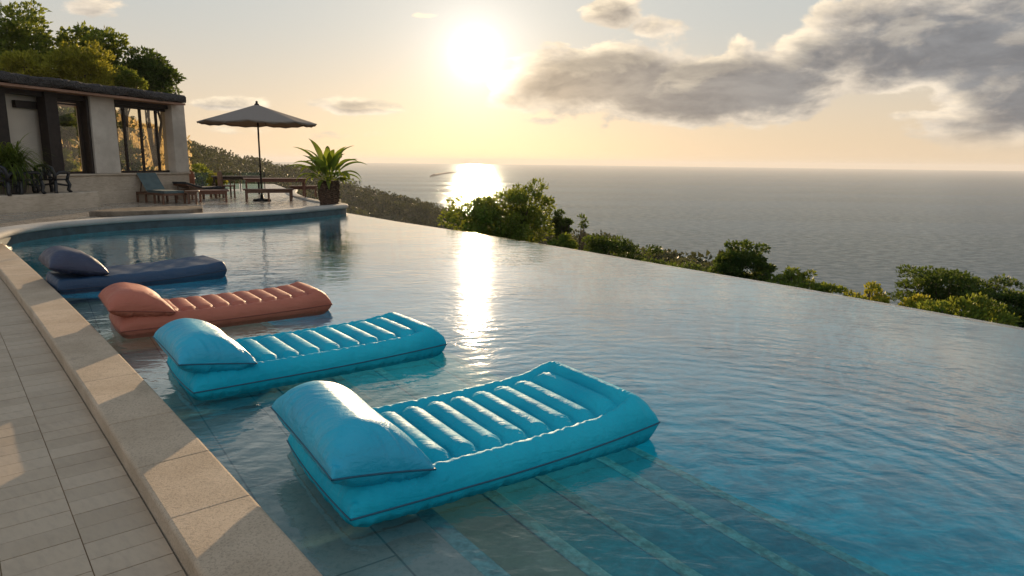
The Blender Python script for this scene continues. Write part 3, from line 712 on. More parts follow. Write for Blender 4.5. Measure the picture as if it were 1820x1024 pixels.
def make_float(org, ang, L, Wd, m, mp, ms, label, ribs, style, seed, hi=1.):
    root = empty('pool_float', (org[0], org[1], 0), label, 'pool float', 'inflatable loungers floating along the left side of the pool')
    rg = np.random.default_rng(seed); ph = rg.uniform(0, 6, 8)
    u0, u1, vb = style.get('u0', -.52), style.get('u1', .79), style.get('vb', .665)
    lift = style.get('lift', .1); Ht, Hb = style.get('Ht', .145), style.get('Hb', -.055)
    depth = style.get('depth', .080)
    def seam(U_, V_): return style.get('z0', .05)+lift*np.clip((U_+.25)/1.25, 0, 1)**2+.004*np.sin(U_*17+ph[0])*0
    def topfn(U_, V_, top, et):
        if not ribs:
            return top+.004*np.sin(U_*21+V_*2+ph[1])*sstep(et, .9, 1)*style.get('crease', 0)
        k = (U_-u0)/(u1-u0)*ribs
        fr = k-np.floor(k); bul = np.sqrt(np.clip(1-(2*fr-1)**2, 0, 1))
        scal = .035*np.cos(2*np.pi*(k-.5))*((k > -.3) & (k < ribs+.3))
        av = np.abs(V_); inside = sstep(k, -.55, .12)*(1-sstep(k, ribs-.12, ribs+.40))*(1-sstep(av, vb-.08+scal, vb+.20+scal))
        endr = np.sqrt(np.clip(1-np.clip((av-(vb-.13))/.20, 0, 1)**2, 0, 1))
        rib = bul*endr
        t2 = top-inside*(depth-rib*depth*.92)
        for kk in range(0, ribs+1):
            ur = u0+(u1-u0)*kk/ribs
            for sg in (-1, 1):
                q = ((U_-ur)*L/2/.042)**2+((V_-sg*(vb+.05))*Wd/2/.045)**2
                t2 -= .034*np.exp(-q)
                # radiating puckers
                dxp, dyp = (U_-ur)*L/2, (V_-sg*(vb+.02))*Wd/2; rr_ = np.hypot(dxp, dyp); th = np.arctan2(dyp, dxp)
                t2 += .0030*np.sin(th*11+ph[kk % 8]+2*np.sin(th*2))*np.exp(-((rr_-.065)/.035)**2)*sstep(rr_, .02, .06)
        # outer tube swells between the dimples
        t2 += .004*np.cos(2*np.pi*(k-.5))*np.exp(-((av-.83)/.12)**2)*((k > 0) & (k < ribs))*et
        return t2
    nu, nv = int(230*hi), int(120*hi)
    U_, V_, X, Y, zs, top, bot = cushion(L, Wd, Ht, Hb, style.get('rt', .165), style.get('rb', .12), nu, nv, seam, topfn, style.get('round', .075), style.get('pinch', .018), style.get('pow', .9))
    # swell of the head and foot tubes; puckers along the seam
    E_ = prof_round((1-np.abs(U_))*L/2/.165)*prof_round((1-np.abs(V_))*Wd/2/.165)
    sw = style.get('swell', .05)
    top += sw*np.exp(-((U_-.84)/.13)**2)*E_
    def wr(x, k): return (np.sin(x*41+ph[k])*np.sin(x*13.7+ph[(k+3) % 8])+.7*np.sin(x*87+ph[(k+1) % 8])*np.sin(x*9.1+ph[(k+4) % 8])+.35*np.sin(x*151+ph[(k+2) % 8])*np.sin(x*5.3+ph[(k+5) % 8]))
    pk = .0085*wr(X+.3*Y, 2)*np.exp(-((1-np.abs(V_))*Wd/2/.065)**2)+.0085*wr(Y+.3*X, 4)*np.exp(-((1-np.abs(U_))*L/2/.07)**2)
    top += pk*np.clip(E_*4, 0, 1)*style.get('pucker', 1.); bot -= pk*np.clip(E_*4, 0, 1)*style.get('pucker', 1.)
    v, f = sheet(X, Y, top, bot); b = MB(); b.add(place(v, org, ang), f); mt = b.build('mattress', m, root, True)
    b = MB(); b.tube(place(rim(X, Y, zs), org, ang), .0055, 6, False); b.build('piping', ms, mt, True)
    # pillow
    pl, pw = style.get('pl', .53), style.get('pw', Wd*.98); tilt = style.get('tilt', .15)
    px0 = -L/2+pl*.5+style.get('poff', -.045)
    pz = style.get('pz', .232)
    def pseam(U_, V_): return -U_*pl/2*tilt+style.get('bow', -.03)*(1-V_**2)*np.clip(U_+.2, 0, 1)
    pHt, pHb = style.get('pHt', .222), style.get('pHb', .12)
    def ptop(U_, V_, top, et):
        sk = 1-(np.clip(U_+.25, -1.5, 2)/1.35)**2*.22
        return pseam(U_, V_)+(top-pseam(U_, V_))*np.clip(sk, .3, 1.1)
    Up, Vp, Xp, Yp, zp, tp, bp = cushion(pl, pw, pHt, pHb, style.get('prt', .25), .22, int(110*hi), int(120*hi), pseam, ptop, style.get('pround', .03), style.get('ppinch', .035), style.get('ppow', .9))
    e2 = np.clip(prof_round((1-np.abs(Up))*pl/2/.1)*prof_round((1-np.abs(Vp))*pw/2/.1)*3, 0, 1)
    pk = .008*wr(Yp+.4*Xp, 5)*np.exp(-((1-np.abs(Up))*pl/2/.075)**2)+.008*wr(Xp+.4*Yp, 7)*np.exp(-((1-np.abs(Vp))*pw/2/.09)**2)
    tp = tp+pk*e2*style.get('pucker', 1.); bp = bp-pk*e2
    sh = np.array([px0, 0, pz])
    v, f = sheet(Xp, Yp, tp, bp); b = MB(); b.add(place(v+sh, org, ang), f); pb = b.build('pillow', mp, root, True)
    b = MB(); b.tube(place(rim(Xp, Yp, zp)+sh, org, ang), .0055, 6, False); b.build('piping', ms, pb, True)
    return root
def fl(nh, nf, fh, L, Wd):         # near-head, near-foot, far-head corner pixels at the water line -> centre and angle
    a, c, d = gp(*nh)[:2], gp(*nf)[:2], gp(*fh)[:2]
    e = (c-a)/np.linalg.norm(c-a); w = np.array([-e[1], e[0]])
    return a+e*L/2+w*Wd/2, math.atan2(e[1], e[0])
o, a = fl((612, 950), (1150, 790), (480, 795), 2.08, 1.12); make_float(o, a, 2.08, 1.12, 'teal', 'teal_pillow', 'teal_seam', 'bright teal quilted float closest to the pool steps, with dark seams', 8, dict(lift=.06, swell=.045), 1, 1.15)
o, a = fl((335, 714), (800, 627), (285, 655), 2.2, .98); make_float(o, a, 2.2, .98, 'teal', 'teal_pillow', 'teal_seam', 'bright teal quilted float lying between the coral float and another teal one', 8, dict(lift=.03, swell=.02, u0=-.51, pHt=.205, tilt=.15, Ht=.15, pl=.54), 2)
o, a = fl((207, 601), (598, 552), (185, 575), 2.2, .92); make_float(o, a, 2.2, .92, 'coral', 'coral', 'coral_seam', 'coral red float with ribbed mattress and wedge pillow', 8, dict(lift=.025, Ht=.15, depth=.055, u0=-.46, pHt=.19, pHb=.10, pl=.58, tilt=.14, swell=.02, pucker=.3, pz=.225), 3, .8)
o, a = fl((100, 520), (402, 490), (80, 500), 2.15, 1.0); make_float(o, a, 2.15, 1.0, 'navy', 'navy_pillow', 'navy_seam', 'navy blue smooth flat float with dark grey-blue pillow', 0, dict(lift=.06, Ht=.13, rt=.06, rb=.08, round=.04, pinch=.0, crease=1., swell=0., pHt=.24, pz=.25, pHb=.08, pl=.66, tilt=.2, pucker=.2, z0=.02), 4, .8)
# ------------------------------------------------------------------ pool house
A0 = gp(0, 375, TZ)[:2]; A1 = np.array([-11.72, 25.05]); FD = (A1-A0)/np.linalg.norm(A1-A0); FN = np.array([FD[1], -FD[0]])   # FN: outward, to the pool
def pf(x, y, o=0.):                # photo pixel -> (s, z) on the facade plane at offset o
    d = ray(x, y); q = A0+FN*o; k = (q@FN)/(d[:2]@FN); p = d*k
    return (p[:2]-q)@FD, EYE+p[2]
def B(s, o, z): p = A0+FD*s+FN*o; return (p[0], p[1], z)
def bb(mb, s0, s1, o0, o1, z0, z1, lean=0., tap=0.):
    lo = [B(s0, o0, z0), B(s0, o1, z0), B(s1, o1, z0), B(s1, o0, z0)]
    hi = [B(s0+lean+tap, o0+tap, z1), B(s0+lean+tap, o1-tap, z1), B(s1+lean-tap, o1-tap, z1), B(s1+lean-tap, o0+tap, z1)]
    return mb.hexa(lo[::-1], hi[::-1])
house = empty('pool_house', B(3.5, -2, TZ), 'low pale stone pool house with flat dark roof and tall windows at the terrace side', 'building')
SILL = 1.13; RB = 3.52; RT = 3.86
sE = pf(334, 300)[0]
b = MB(); bb(b, -5., sE+.02, -.35, .02, TZ-.3, SILL); bb(b, -5., sE+.06, -.38, .07, SILL, SILL+.06); b.build('plinth_wall', 'limestone', house, bevel=.02)
s12 = pf(130, 330)[0]
b = MB(); bb(b, -5., s12+.05, .024, .95, TZ-.3, .70, tap=.03); b.build('low_ledge', 'limestone', house, bevel=.03)
b = MB(); bb(b, -5., sE-.1, -4.6, -.36, TZ-.3, SILL-.05); b.build('floor_slab', 'plaster', house)
def pillar(x0, x1, o0=-.42, o1=.06):
    a, c = pf(x0, 240)[0], pf(x1, 240)[0]
    b = MB(); bb(b, a, c, o0, o1, SILL+.062, RB+.05, tap=.015); return b.build('pillar', 'pillar', house, bevel=.02)
pillar(163, 207); pillar(306, 330)
a = sE; b = MB(); bb(b, a-.35, a, -4.5, -4.05, TZ-.2, RB+.05); b.build('pillar', 'pillar', house, bevel=.02)
def post(x0, x1, o0=-.40, o1=-.12, name='post', m='darkwood', y=240):
    a, c = pf(x0, y, -.2)[0], pf(x1, y, -.2)[0]
    b = MB(); bb(b, a, c, o0, o1, SILL+.062, RB-.02); return b.build(name, m, house, bevel=.012)
post(78, 100, -.34, -.02); post(150, 172, -.34, -.02); post(-14, 9, -.34, -.02)
a, c = pf(9, 240, -.5)[0], pf(84, 240, -.5)[0]
b = MB(); bb(b, a-.6, c+.3, -.62, -.50, SILL+.062, RB-.02); b.build('plaster_wall', 'plaster', house)
b = MB(); bb(b, pf(30, 240, -.45)[0], pf(84, 240, -.45)[0], -.496, -.36, 3.02, 3.22); b.build('lintel', 'darkwood', house)
def window(x0, x1, mull, o=-.26, ztop=3.36, tr=None):
    a, c = pf(x0, 240, o)[0], pf(x1, 240, o)[0]; z0 = SILL+.063
    w = empty('window', B((a+c)/2, o, z0), None, None); w.location = Vector(w.location)-Vector(wloc(house)); w.parent = house
    f = MB(); fw = .055
    bb(f, a, c, o-.03, o+.03, z0, z0+.07); bb(f, a, c, o-.03, o+.03, ztop-.09, ztop)
    bb(f, a, a+fw, o-.05, o+.05, z0+.07, ztop-.09); bb(f, c-fw, c, o-.05, o+.05, z0+.07, ztop-.09)
    for x in mull:
        q = pf(x, 240, o)[0]; bb(f, q-.035, q+.035, o-.035, o+.035, z0+.07, ztop-.09)
    if tr: bb(f, a+fw, c-fw, o-.03, o+.03, tr, tr+.05)
    f.build('frame', 'darkwood', w)
    g = MB(); bb(g, a+fw, c-fw, o-.006, o+.006, z0+.07, ztop-.09); g.build('pane', 'glass', w)
window(101, 150, [144], tr=3.20); window(205, 306, [222, 251, 279])
# roof: rough dark slab with a lumpy edge, boarded soffit under it
b = MB(); ns = 90; ss = np.linspace(-5.2, pf(326, 170, .45)[0], ns); rg = np.random.default_rng(8)
pr = [(-5., RB+.06), (.50, RB+.06), (.55, RB+.09), (.58, RB+.15), (.56, RT-.09), (.48, RT-.03), (.2, RT+.0), (-5., RT+.35)]
vv = []
for i, q in enumerate(ss):
    for j, (o_, z) in enumerate(pr):
        jit = rg.normal(size=2)*.014 if 0 < j < 7 else (0, 0)
        vv.append(B(q, o_+jit[0]+.03*math.sin(q*2.2+j), z+jit[1]+.010*math.sin(q*3.1+1)))
n = len(pr)
f = [(i*n+j, i*n+(j+1) % n, (i+1)*n+(j+1) % n, (i+1)*n+j) for i in range(ns-1) for j in range(n)]+[tuple(range(n))[::-1], tuple((ns-1)*n+j for j in range(n))]
b.add(vv, f); b.build('roof', 'roof', house)
b = MB(); bb(b, -5., pf(322, 175, .3)[0], -4.8, .46, RB-.02, RB+.045); b.build('soffit', 'soffit', house)
b = MB(); bb(b, -5., sE-.1, -.30, -.10, RB-.16, RB-.022); b.build('head_beam', 'darkwood', house)

# ------------------------------------------------------------------ plants
def limbs(mb, base, tops, r0, rg, fork=.45):
    base = np.array(base, float)
    for k, tp in enumerate(tops):
        tp = np.array(tp, float); m1 = base*(1-fork)+tp*fork; m1[:2] = base[:2]*.7+tp[:2]*.3
        m1 += rg.normal(size=3)*.04*np.linalg.norm(tp-base); r = r0*(1. if k == 0 else .55)
        mb.tube([base+rg.normal(size=3)*r0*.2*(k > 0), base*.5+m1*.5+rg.normal(size=3)*r0*.3, m1, m1*.4+tp*.6, tp], [r*1.15, r*.95, r*.75, r*.5, r*.2], 7)
def foliage(centre, rad, nclump, nleaf, leaf, seed, m, parent, clump=.30, flat=.6, up=.2, shell=.55, low=-.75, bk=1.):
    rg = np.random.default_rng(seed); C_ = np.array(centre, float); rad = np.array(rad, float)
    q = rg.normal(size=(nclump*3, 3)); q /= np.linalg.norm(q, axis=1)[:, None]; q = q[q[:, 2] > low][:nclump]
    bump = 1+bk*.20*np.sin(q[:, 0]*4+seed)+bk*.16*np.sin(q[:, 1]*5+q[:, 2]*4+seed*2)
    q = q*(rg.uniform(shell, 1., (len(q), 1)))*bump[:, None]
    cc = C_+q*rad; sz = clump*rad.mean()*rg.uniform(.55, 1.3, len(cc))
    k = max(1, nleaf//len(cc)); P, D = [], []
    for c, s_, qq in zip(cc, sz, q):
        kk = max(3, int(k*(s_/(clump*rad.mean()))**1.5)); w = rg.normal(size=(kk, 3)); w /= np.linalg.norm(w, axis=1)[:, None]
        w *= rg.uniform(.35, 1.05, (kk, 1))**.6; w[:, 2] *= flat
        P.append(c+w*s_); D.append(w*.8+qq*.5+rg.normal(size=(kk, 3))*.5+np.array([0, 0, up]))
    P = np.concatenate(P); D = np.concatenate(D); L = leaf*rg.uniform(.35, 1.55, len(P))
    return quad_mesh('crown', leaves_arr(P, D, L, L*rg.uniform(.4, .62, len(P)), rg), m, parent), cc
def tree(name, label, cat, group, base, centre, rad, nclump, nleaf, leaf, seed, m, r0=.1, **kw):
    root = empty(name, base, label, cat, group); rg = np.random.default_rng(seed+50)
    cr, cc = foliage(centre, rad, nclump, nleaf, leaf, seed, m, root, **kw)
    b = MB(); tops = [centre]+[cc[i] for i in rg.choice(len(cc), min(9, len(cc)), replace=False)]
    limbs(b, base, tops, r0, rg); b.build('trunk', 'bark', root, True)
    return root
def ptree(name, label, cat, group, x, ytop, ybot, wpx, Y, seed, m, nclump, nleaf, leaf, base_drop=2., depth=.8, r0=.1, **kw):
    """plant whose crown spans the given pixels at distance Y"""
    top, bot = at(x, ytop, Y), at(x, ybot, Y); l, r = at(x-wpx/2, (ytop+ybot)/2, Y), at(x+wpx/2, (ytop+ybot)/2, Y)
    w = np.linalg.norm(r-l)/2; c = (top+bot)/2; h = (top[2]-bot[2])/2
    return tree(name, label, cat, group, (c[0], c[1]+.05, bot[2]-base_drop), c, (w*.92, w*depth, h*.92), nclump, nleaf, leaf, seed, m, r0, **kw)
G1 = 'trees rising behind the pool house roof'
ptree('tree', 'tall loose tree behind the roof, cut by the left edge of the photo', 'tree', G1, 10, 2, 160, 205, 34, 11, 'leaf_mid', 90, 11000, .19, 3., shell=.35, clump=.24)
ptree('tree', 'open airy tree behind the roof, between the leftmost tree and the round dark tree', 'tree', G1, 162, 38, 172, 120, 36, 12, 'leaf_mid', 64, 7000, .19, 3., shell=.35, clump=.25)
ptree('tree', 'round dense dark tree behind the roof, nearest to its sea end', 'tree', G1, 262, 78, 196, 116, 38, 13, 'leaf_dark', 90, 12000, .18, 3., shell=.3, clump=.28, low=-1)
ptree('shrub', 'yellow green shrub glowing in the sun just above the middle of the roof', 'shrub', 'yellow green shrubs above the roof', 150, 84, 168, 110, 31, 14, 'leaf_yellow', 60, 7500, .13, 2., up=.8, low=-1)
ptree('shrub', 'yellow green shrub above the left part of the roof', 'shrub', 'yellow green shrubs above the roof', 55, 90, 160, 120, 30, 15, 'leaf_yellow', 60, 7500, .13, 2., up=.8, low=-1)
ptree('shrub', 'small mid green shrub above the roof beside the round dark tree', 'shrub', None, 214, 112, 172, 62, 33, 16, 'leaf_mid', 34, 3600, .13, 2., low=-1)
# bushes seen through the windows, on the dry slope
G2 = 'bushes on the dry slope behind the pool house'
ptree('bush', 'dark tall bush seen through the narrow left window', 'bush', G2, 116, 196, 262, 62, 40, 17, 'leaf_dark', 40, 3000, .2, 1.5)
ptree('bush', 'green bush low in the narrow left window', 'bush', G2, 112, 268, 318, 44, 33, 18, 'leaf_mid', 24, 2200, .14, 1.)
ptree('bush', 'grey green bush in the wide window beside the stone pillar', 'bush', G2, 226, 252, 316, 46, 36, 19, 'leaf_dark', 30, 2600, .15, 1.)
# behind the terrace
ptree('bush', 'small light green bush behind the terrace next to the house corner', 'bush', 'bushes behind the terrace furniture', 355, 293, 335, 52, 34, 20, 'leaf_mid', 26, 1900, .12, 1.5, clump=.34)
ptree('bush', 'low rounded yellow green bush behind the dark square table', 'bush', 'bushes behind the terrace furniture', 384, 308, 334, 36, 29, 21, 'leaf_yellow', 20, 1600, .09, 1., clump=.34)
# beyond the infinity edge
G3 = 'trees and shrubs beyond the infinity edge'
ptree('tree', 'big backlit tree under the sun just beyond the infinity edge', 'tree', G3, 890, 318, 480, 196, 21.5, 31, 'leaf_mid', 190, 22000, .10, 1.5, r0=.09, shell=.30, clump=.20, low=-1, bk=.45)
ptree('shrub', 'dark rounded shrub right behind the big backlit tree', 'shrub', G3, 997, 374, 432, 42, 32, 32, 'leaf_dark', 30, 3200, .12, 2., low=-1)
ptree('tree', 'thin sparse sapling standing out against the sea behind the big backlit tree', 'tree', G3, 1034, 382, 408, 28, 30, 33, 'leaf_dark', 10, 160, .13, 1.6, r0=.03, clump=.3)
ptree('shrub', 'low yellow green shrub at the foot of the big backlit tree', 'shrub', G3, 1000, 417, 462, 66, 19, 34, 'leaf_mid', 30, 3400, .08, 1., low=-1)
ptree('shrub', 'broad low dark shrub on the slope between the big tree and the round tree', 'shrub', G3, 1090, 422, 485, 130, 24, 35, 'leaf_dark', 60, 7000, .10, 2., low=-1)
ptree('shrub', 'flat dark scrub along the edge left of the round tree', 'shrub', G3, 1200, 469, 505, 130, 17, 36, 'leaf_dark', 50, 5200, .075, 1.5, low=-1)
ptree('tree', 'small round dense tree standing alone beyond the middle of the edge', 'tree', G3, 1319, 427, 530, 106, 14.5, 37, 'leaf_dark', 130, 16000, .060, 1., r0=.06, shell=.45, clump=.22, low=-1, bk=.3)
ptree('shrub', 'bright green shrub directly right of the small round tree', 'shrub', G3, 1402, 474, 545, 92, 12.6, 38, 'leaf_mid', 44, 4200, .060, 1., clump=.32, low=-1)
ptree('shrub', 'small leafy shrub with pointed shoots between the bright shrub and the right thicket', 'shrub', G3, 1472, 498, 555, 66, 11.8, 39, 'leaf_mid', 28, 2200, .056, 1., up=1., low=-1)
ptree('shrub', 'yellow green low shrub left of the large spreading tree', 'shrub', G3, 1538, 500, 570, 78, 11., 40, 'leaf_yellow', 32, 2400, .058, 1., up=.8, low=-1)
ptree('tree', 'large spreading tree with layered dark crown near the right side', 'tree', G3, 1694, 472, 575, 225, 11.8, 41, 'leaf_dark', 130, 17000, .052, 1., r0=.06, flat=.38, clump=.22, shell=.3)
ptree('tree', 'dark crown cut by the right edge of the photo', 'tree', G3, 1812, 500, 610, 130, 10.6, 42, 'leaf_dark', 80, 10000, .050, 1., r0=.05, flat=.45, clump=.25, shell=.3, low=-1)
ptree('shrub', 'fern like yellow green shrub in front of the large spreading tree', 'shrub', G3, 1718, 530, 605, 140, 9.6, 43, 'leaf_mid', 60, 5200, .055, 1., up=1., low=-1)
ptree('shrub', 'pale green shrub under the left limb of the large spreading tree', 'shrub', G3, 1630, 520, 585, 72, 10.2, 44, 'leaf_yellow', 30, 2600, .050, 1., up=.8, low=-1)
# stocky palm with paddle leaves on the terrace corner
pb = gp(583, 368, TZ); pb = np.array([-6.02, 22.25, TZ])
palm = empty('palm', pb, 'stocky palm with broad arching leaves on the curved terrace corner', 'palm')
b = MB(); nz_, nt = 26, 30; vv = []; rg = np.random.default_rng(4)
for i in range(nz_):
    u = i/(nz_-1); r = .27+.06*math.sin(u*2.6)+.02*u
    for j in range(nt):
        a = 2*math.pi*j/nt; sc = .028*math.cos(a*9+(i % 2)*math.pi)*(1 if i % 3 else .4)+.012*rg.normal()
        vv.append((pb[0]+(r+sc)*math.cos(a), pb[1]+(r+sc)*math.sin(a), pb[2]-.02+u*.80))
f = [(i*nt+j, i*nt+(j+1) % nt, (i+1)*nt+(j+1) % nt, (i+1)*nt+j) for i in range(nz_-1) for j in range(nt)]+[tuple((nz_-1)*nt+j for j in range(nt))]
b.add(vv, f); b.build('trunk', 'bark_palm', palm)
def blade(mb, base, az, elv, L, w, droop, rg, n=12):
    p = np.array(base, float); e = elv; pts = []
    for i in range(n+1):
        pts.append(p.copy()); p = p+np.array([math.cos(az)*math.cos(e), math.sin(az)*math.cos(e), math.sin(e)])*L/n; e -= droop/n*(1.6*i/n+.2)
    side = np.array([-math.sin(az), math.cos(az), 0]); vs = []
    for i, q in enumerate(pts):
        u = i/n; wd_ = w*(.10+.0*u if u < .28 else .10+.95*math.sin(math.pi*min(1, ((u-.28)/.72)**.75*.96+.04))); 
        rag = 1+.10*rg.normal()*(u > .35)
        vs += [q-side*wd_*.5*rag+np.array([0, 0, .22*wd_]), q, q+side*wd_*.5*rag+np.array([0, 0, .22*wd_])]
    mb.add(vs, [(3*i+k, 3*i+k+1, 3*i+k+4, 3*i+k+3) for i in range(n) for k in (0, 1)])
b = MB()
hub = pb+np.array([0, 0, .78])
for k in range(36):
    ring = k/36; az_ = k*2.399+rg.normal()*.2; elv = R_(86-62*ring**.8)+rg.normal()*.10
    blade(b, hub+np.array([math.cos(az_), math.sin(az_), 0])*.09, az_, elv, (1.45-.25*ring)*rg.uniform(.8, 1.12), .245*rg.uniform(.75, 1.2), rg.uniform(.7, 1.5)+ring*.8, rg)
for k in range(18):     # short lower fronds hanging round the trunk head
    az_ = rg.uniform(0, 6.28); blade(b, hub+np.array([math.cos(az_), math.sin(az_), -.3])*.16, az_, R_(rg.uniform(10, 45)), rg.uniform(.45, .8), .16, rg.uniform(1.8, 2.6), rg, 8)
b.build('crown', 'leaf_palm', palm, True)
# grassy plant in the corner by the iron chairs
yb = np.array([*B(pf(24, 300, .45)[0], .45, 0)[:2], .70])
yu = empty('yucca', yb, 'bushy yucca with thin drooping blades on the stone ledge by the iron chairs', 'plant')
b = MB(); b.lathe([(.16, 0), (.22, .05), (.26, .30), (.28, .34), (.24, .34), (.22, .28)], yb, 18); b.build('pot', 'pot', yu, True)
b = MB(); b.tube([yb+[0, 0, .28], yb+[.03, 0, .55], yb+[-.02, .02, .85]], [.07, .06, .05], 8); b.build('trunk', 'bark', yu, True)
P0 = yb+np.array([0, 0, .80]); b = MB()
for k in range(520):
    az_ = rg.uniform(0, 6.283); elv = R_(rg.uniform(-10, 82)); L = rg.uniform(.55, .95)*(.9 if elv > 1 else 1.05)
    p = P0+rg.normal(size=3)*[.10, .10, .13]; e = elv; pts = []
    for i in range(7):
        pts.append(p.copy()); p = p+np.array([math.cos(az_)*math.cos(e), math.sin(az_)*math.cos(e), math.sin(e)])*L/6; e -= rg.uniform(.15, .42)
    side = np.array([-math.sin(az_), math.cos(az_), 0]); vs = []
    for i, q in enumerate(pts): w_ = .017*(1-.85*(i/6)**2); vs += [q-side*w_, q+side*w_]
    b.add(vs, [(2*i, 2*i+1, 2*i+3, 2*i+2) for i in range(6)])
b.build('crown', 'leaf_palm', yu)

# ------------------------------------------------------------------ terrace furniture
def xf(o, rz):
    c, s_ = math.cos(rz), math.sin(rz); o = np.array(o, float)
    return lambda x, y, z: o+np.array([x*c-y*s_, x*s_+y*c, z])
def iron_chair(px, py, rz, label, group):
    s_, z_ = pf(px, py, .55); o = np.array(B(s_, .55, .70)); root = empty('iron_chair', o, label, 'chair', group); T = xf(o, rz)
    S = .86
    def tb(mb, pts, r=.024): mb.tube([T(*(np.array(p)*S)) for p in pts], r*1.6, 7)
    b = MB(); v = [T(x*S, y*S, z*S) for z in (.40, .45) for x, y in ((-.30, -.28), (.30, -.28), (.30, .28), (-.30, .28))]; b.hexa(v[:4], v[4:]); b.build('seat', 'iron', root, bevel=.01)
    for sx in (-1, 1):
        for sy in (-1, 1):
            b = MB(); tb(b, [(sx*.28, sy*.26, .42), (sx*.33, sy*.31, .25), (sx*.29, sy*.28, .10), (sx*.34, sy*.33, 0)], .030); b.build('leg', 'iron', root, True)
        b = MB(); tb(b, [(sx*.30, .28, .45), (sx*.33, .29, .58), (sx*.34, .10, .66), (sx*.34, -.15, .66), (sx*.34, -.30, .62), (sx*.31, -.27, .50), (sx*.30, -.25, .43)], .026); b.build('armrest', 'iron', root, True)
    b = MB()
    tb(b, [(-.30, .28, .42), (-.31, .32, .65), (-.28, .35, .80), (-.15, .36, .86), (0, .36, .88), (.15, .36, .86), (.28, .35, .80), (.31, .32, .65), (.30, .28, .42)], .026)
    for sx in (-1, 1):
        th = np.linspace(0, 4.6, 14); tb(b, [(sx*(.15+.10*math.cos(q)*(1-q/7)), .33, .62+.15*math.sin(q)*(1-q/7)) for q in th], .018)
        tb(b, [(sx*.04, .32, .45), (sx*.02, .34, .86)], .016); tb(b, [(sx*.26, .30, .46), (sx*.10, .33, .60), (sx*.24, .34, .80)], .016)
    b.build('backrest', 'iron', root, True)
    b = MB(); tb(b, [(-.31, -.29, .22), (0, 0, .30), (.31, .29, .22)], .018); tb(b, [(.31, -.29, .22), (0, .01, .33), (-.31, .29, .22)], .018); b.build('stretcher', 'iron', root, True)
    return root
FA = math.atan2(FD[1], FD[0])
iron_chair(96, 338, FA+.2+math.pi*.5, 'black wrought iron chair on the ledge, beside the bare stone wall', 'black iron chairs on the ledge')
iron_chair(50, 340, FA-.3+math.pi*.5, 'black wrought iron chair on the ledge, between the yucca and the other chair', 'black iron chairs on the ledge')
iron_chair(4, 342, FA+.5+math.pi*.5, 'black wrought iron chair under the yucca, cut by the photo edge', 'black iron chairs on the ledge')

def lounger(o, rz, label, m='cushion', up=.62, L=1.95, Wd=.68, sc=1.):
    root = empty('sun_lounger', o, label, 'sun lounger', 'wooden sun loungers on the terrace'); T = xf(o, rz)
    def hx(mb, x0, x1, y0, y1, z0, z1):
        v = [T(x, y, z) for z in (z0, z1) for x, y in ((x0, y0), (x1, y0), (x1, y1), (x0, y1))]; mb.hexa(v[:4], v[4:])
    hinge = -.25
    b = MB()
    for sy in (-1, 1): hx(b, -L/2, L/2, sy*Wd/2-.03, sy*Wd/2+.03, .27, .34)
    hx(b, -L/2, -L/2+.06, -Wd/2+.032, Wd/2-.032, .272, .338); hx(b, L/2-.06, L/2, -Wd/2+.032, Wd/2-.032, .272, .338)
    for x in np.arange(hinge, L/2-.08, .12): hx(b, x, x+.085, -Wd/2+.032, Wd/2-.032, .30, .325)
    b.build('frame', 'wood', root)
    for x in (-L/2+.06, -.30, .30, L/2-.10):
        for sy in (-1, 1):
            b = MB(); hx(b, x-.03, x+.03, sy*Wd/2-.028, sy*Wd/2+.028, 0, .27); b.build('leg', 'wood', root)
    a = math.asin(up/ .9); c, s_ = math.cos(a), math.sin(a)
    def slab(mb, x0, x1, t0, t1, w, ang, xh, zh, n=8):
        ca, sa = math.cos(ang), math.sin(ang); v = []
        for (u, t_) in ((x0, t0), (x1, t0), (x1, t1), (x0, t1)):
            for y in (-w/2, w/2): v.append(T(xh-u*ca-t_*sa*-1*0-(-t_)*sa*-1, y, zh+u*sa+t_*ca))
        mb.hexa([v[0], v[2], v[4], v[6]], [v[1], v[3], v[5], v[7]])
    b = MB(); slab(b, 0, .78, -.02, .03, Wd-.08, a, hinge, .33); b.build('backrest', 'wood', root)
    b = MB(); slab(b, .02, .80, .035, .115, Wd-.06, a, hinge, .33); hx(b, hinge, L/2-.04, -Wd/2+.03, Wd/2-.03, .342, .42); cu = b.build('cushion', m, root, bevel=.025)
    for sy in (-1, 1): b = MB(); b.tube([T(hinge-.62*c, sy*.25, .33+.60*s_), T(hinge-.62, sy*.25, .30)], .018, 6); b.build('prop_arm', 'wood', root)
    return root
def fp(x, y): p = gp(x, y, TZ); return p
p1 = fp(246, 363); p2 = fp(340, 358)
lounger(fp(287, 360.5), R_(-38), 'wooden sun lounger with grey green cushion and raised back, against the house wall', up=.60)
lounger(fp(360, 353), math.atan2(*(p2-p1)[[1, 0]])+.15, 'wooden sun lounger with a low flat grey cushion, behind the grey green one', 'cushion_dark', up=.22, L=1.8)

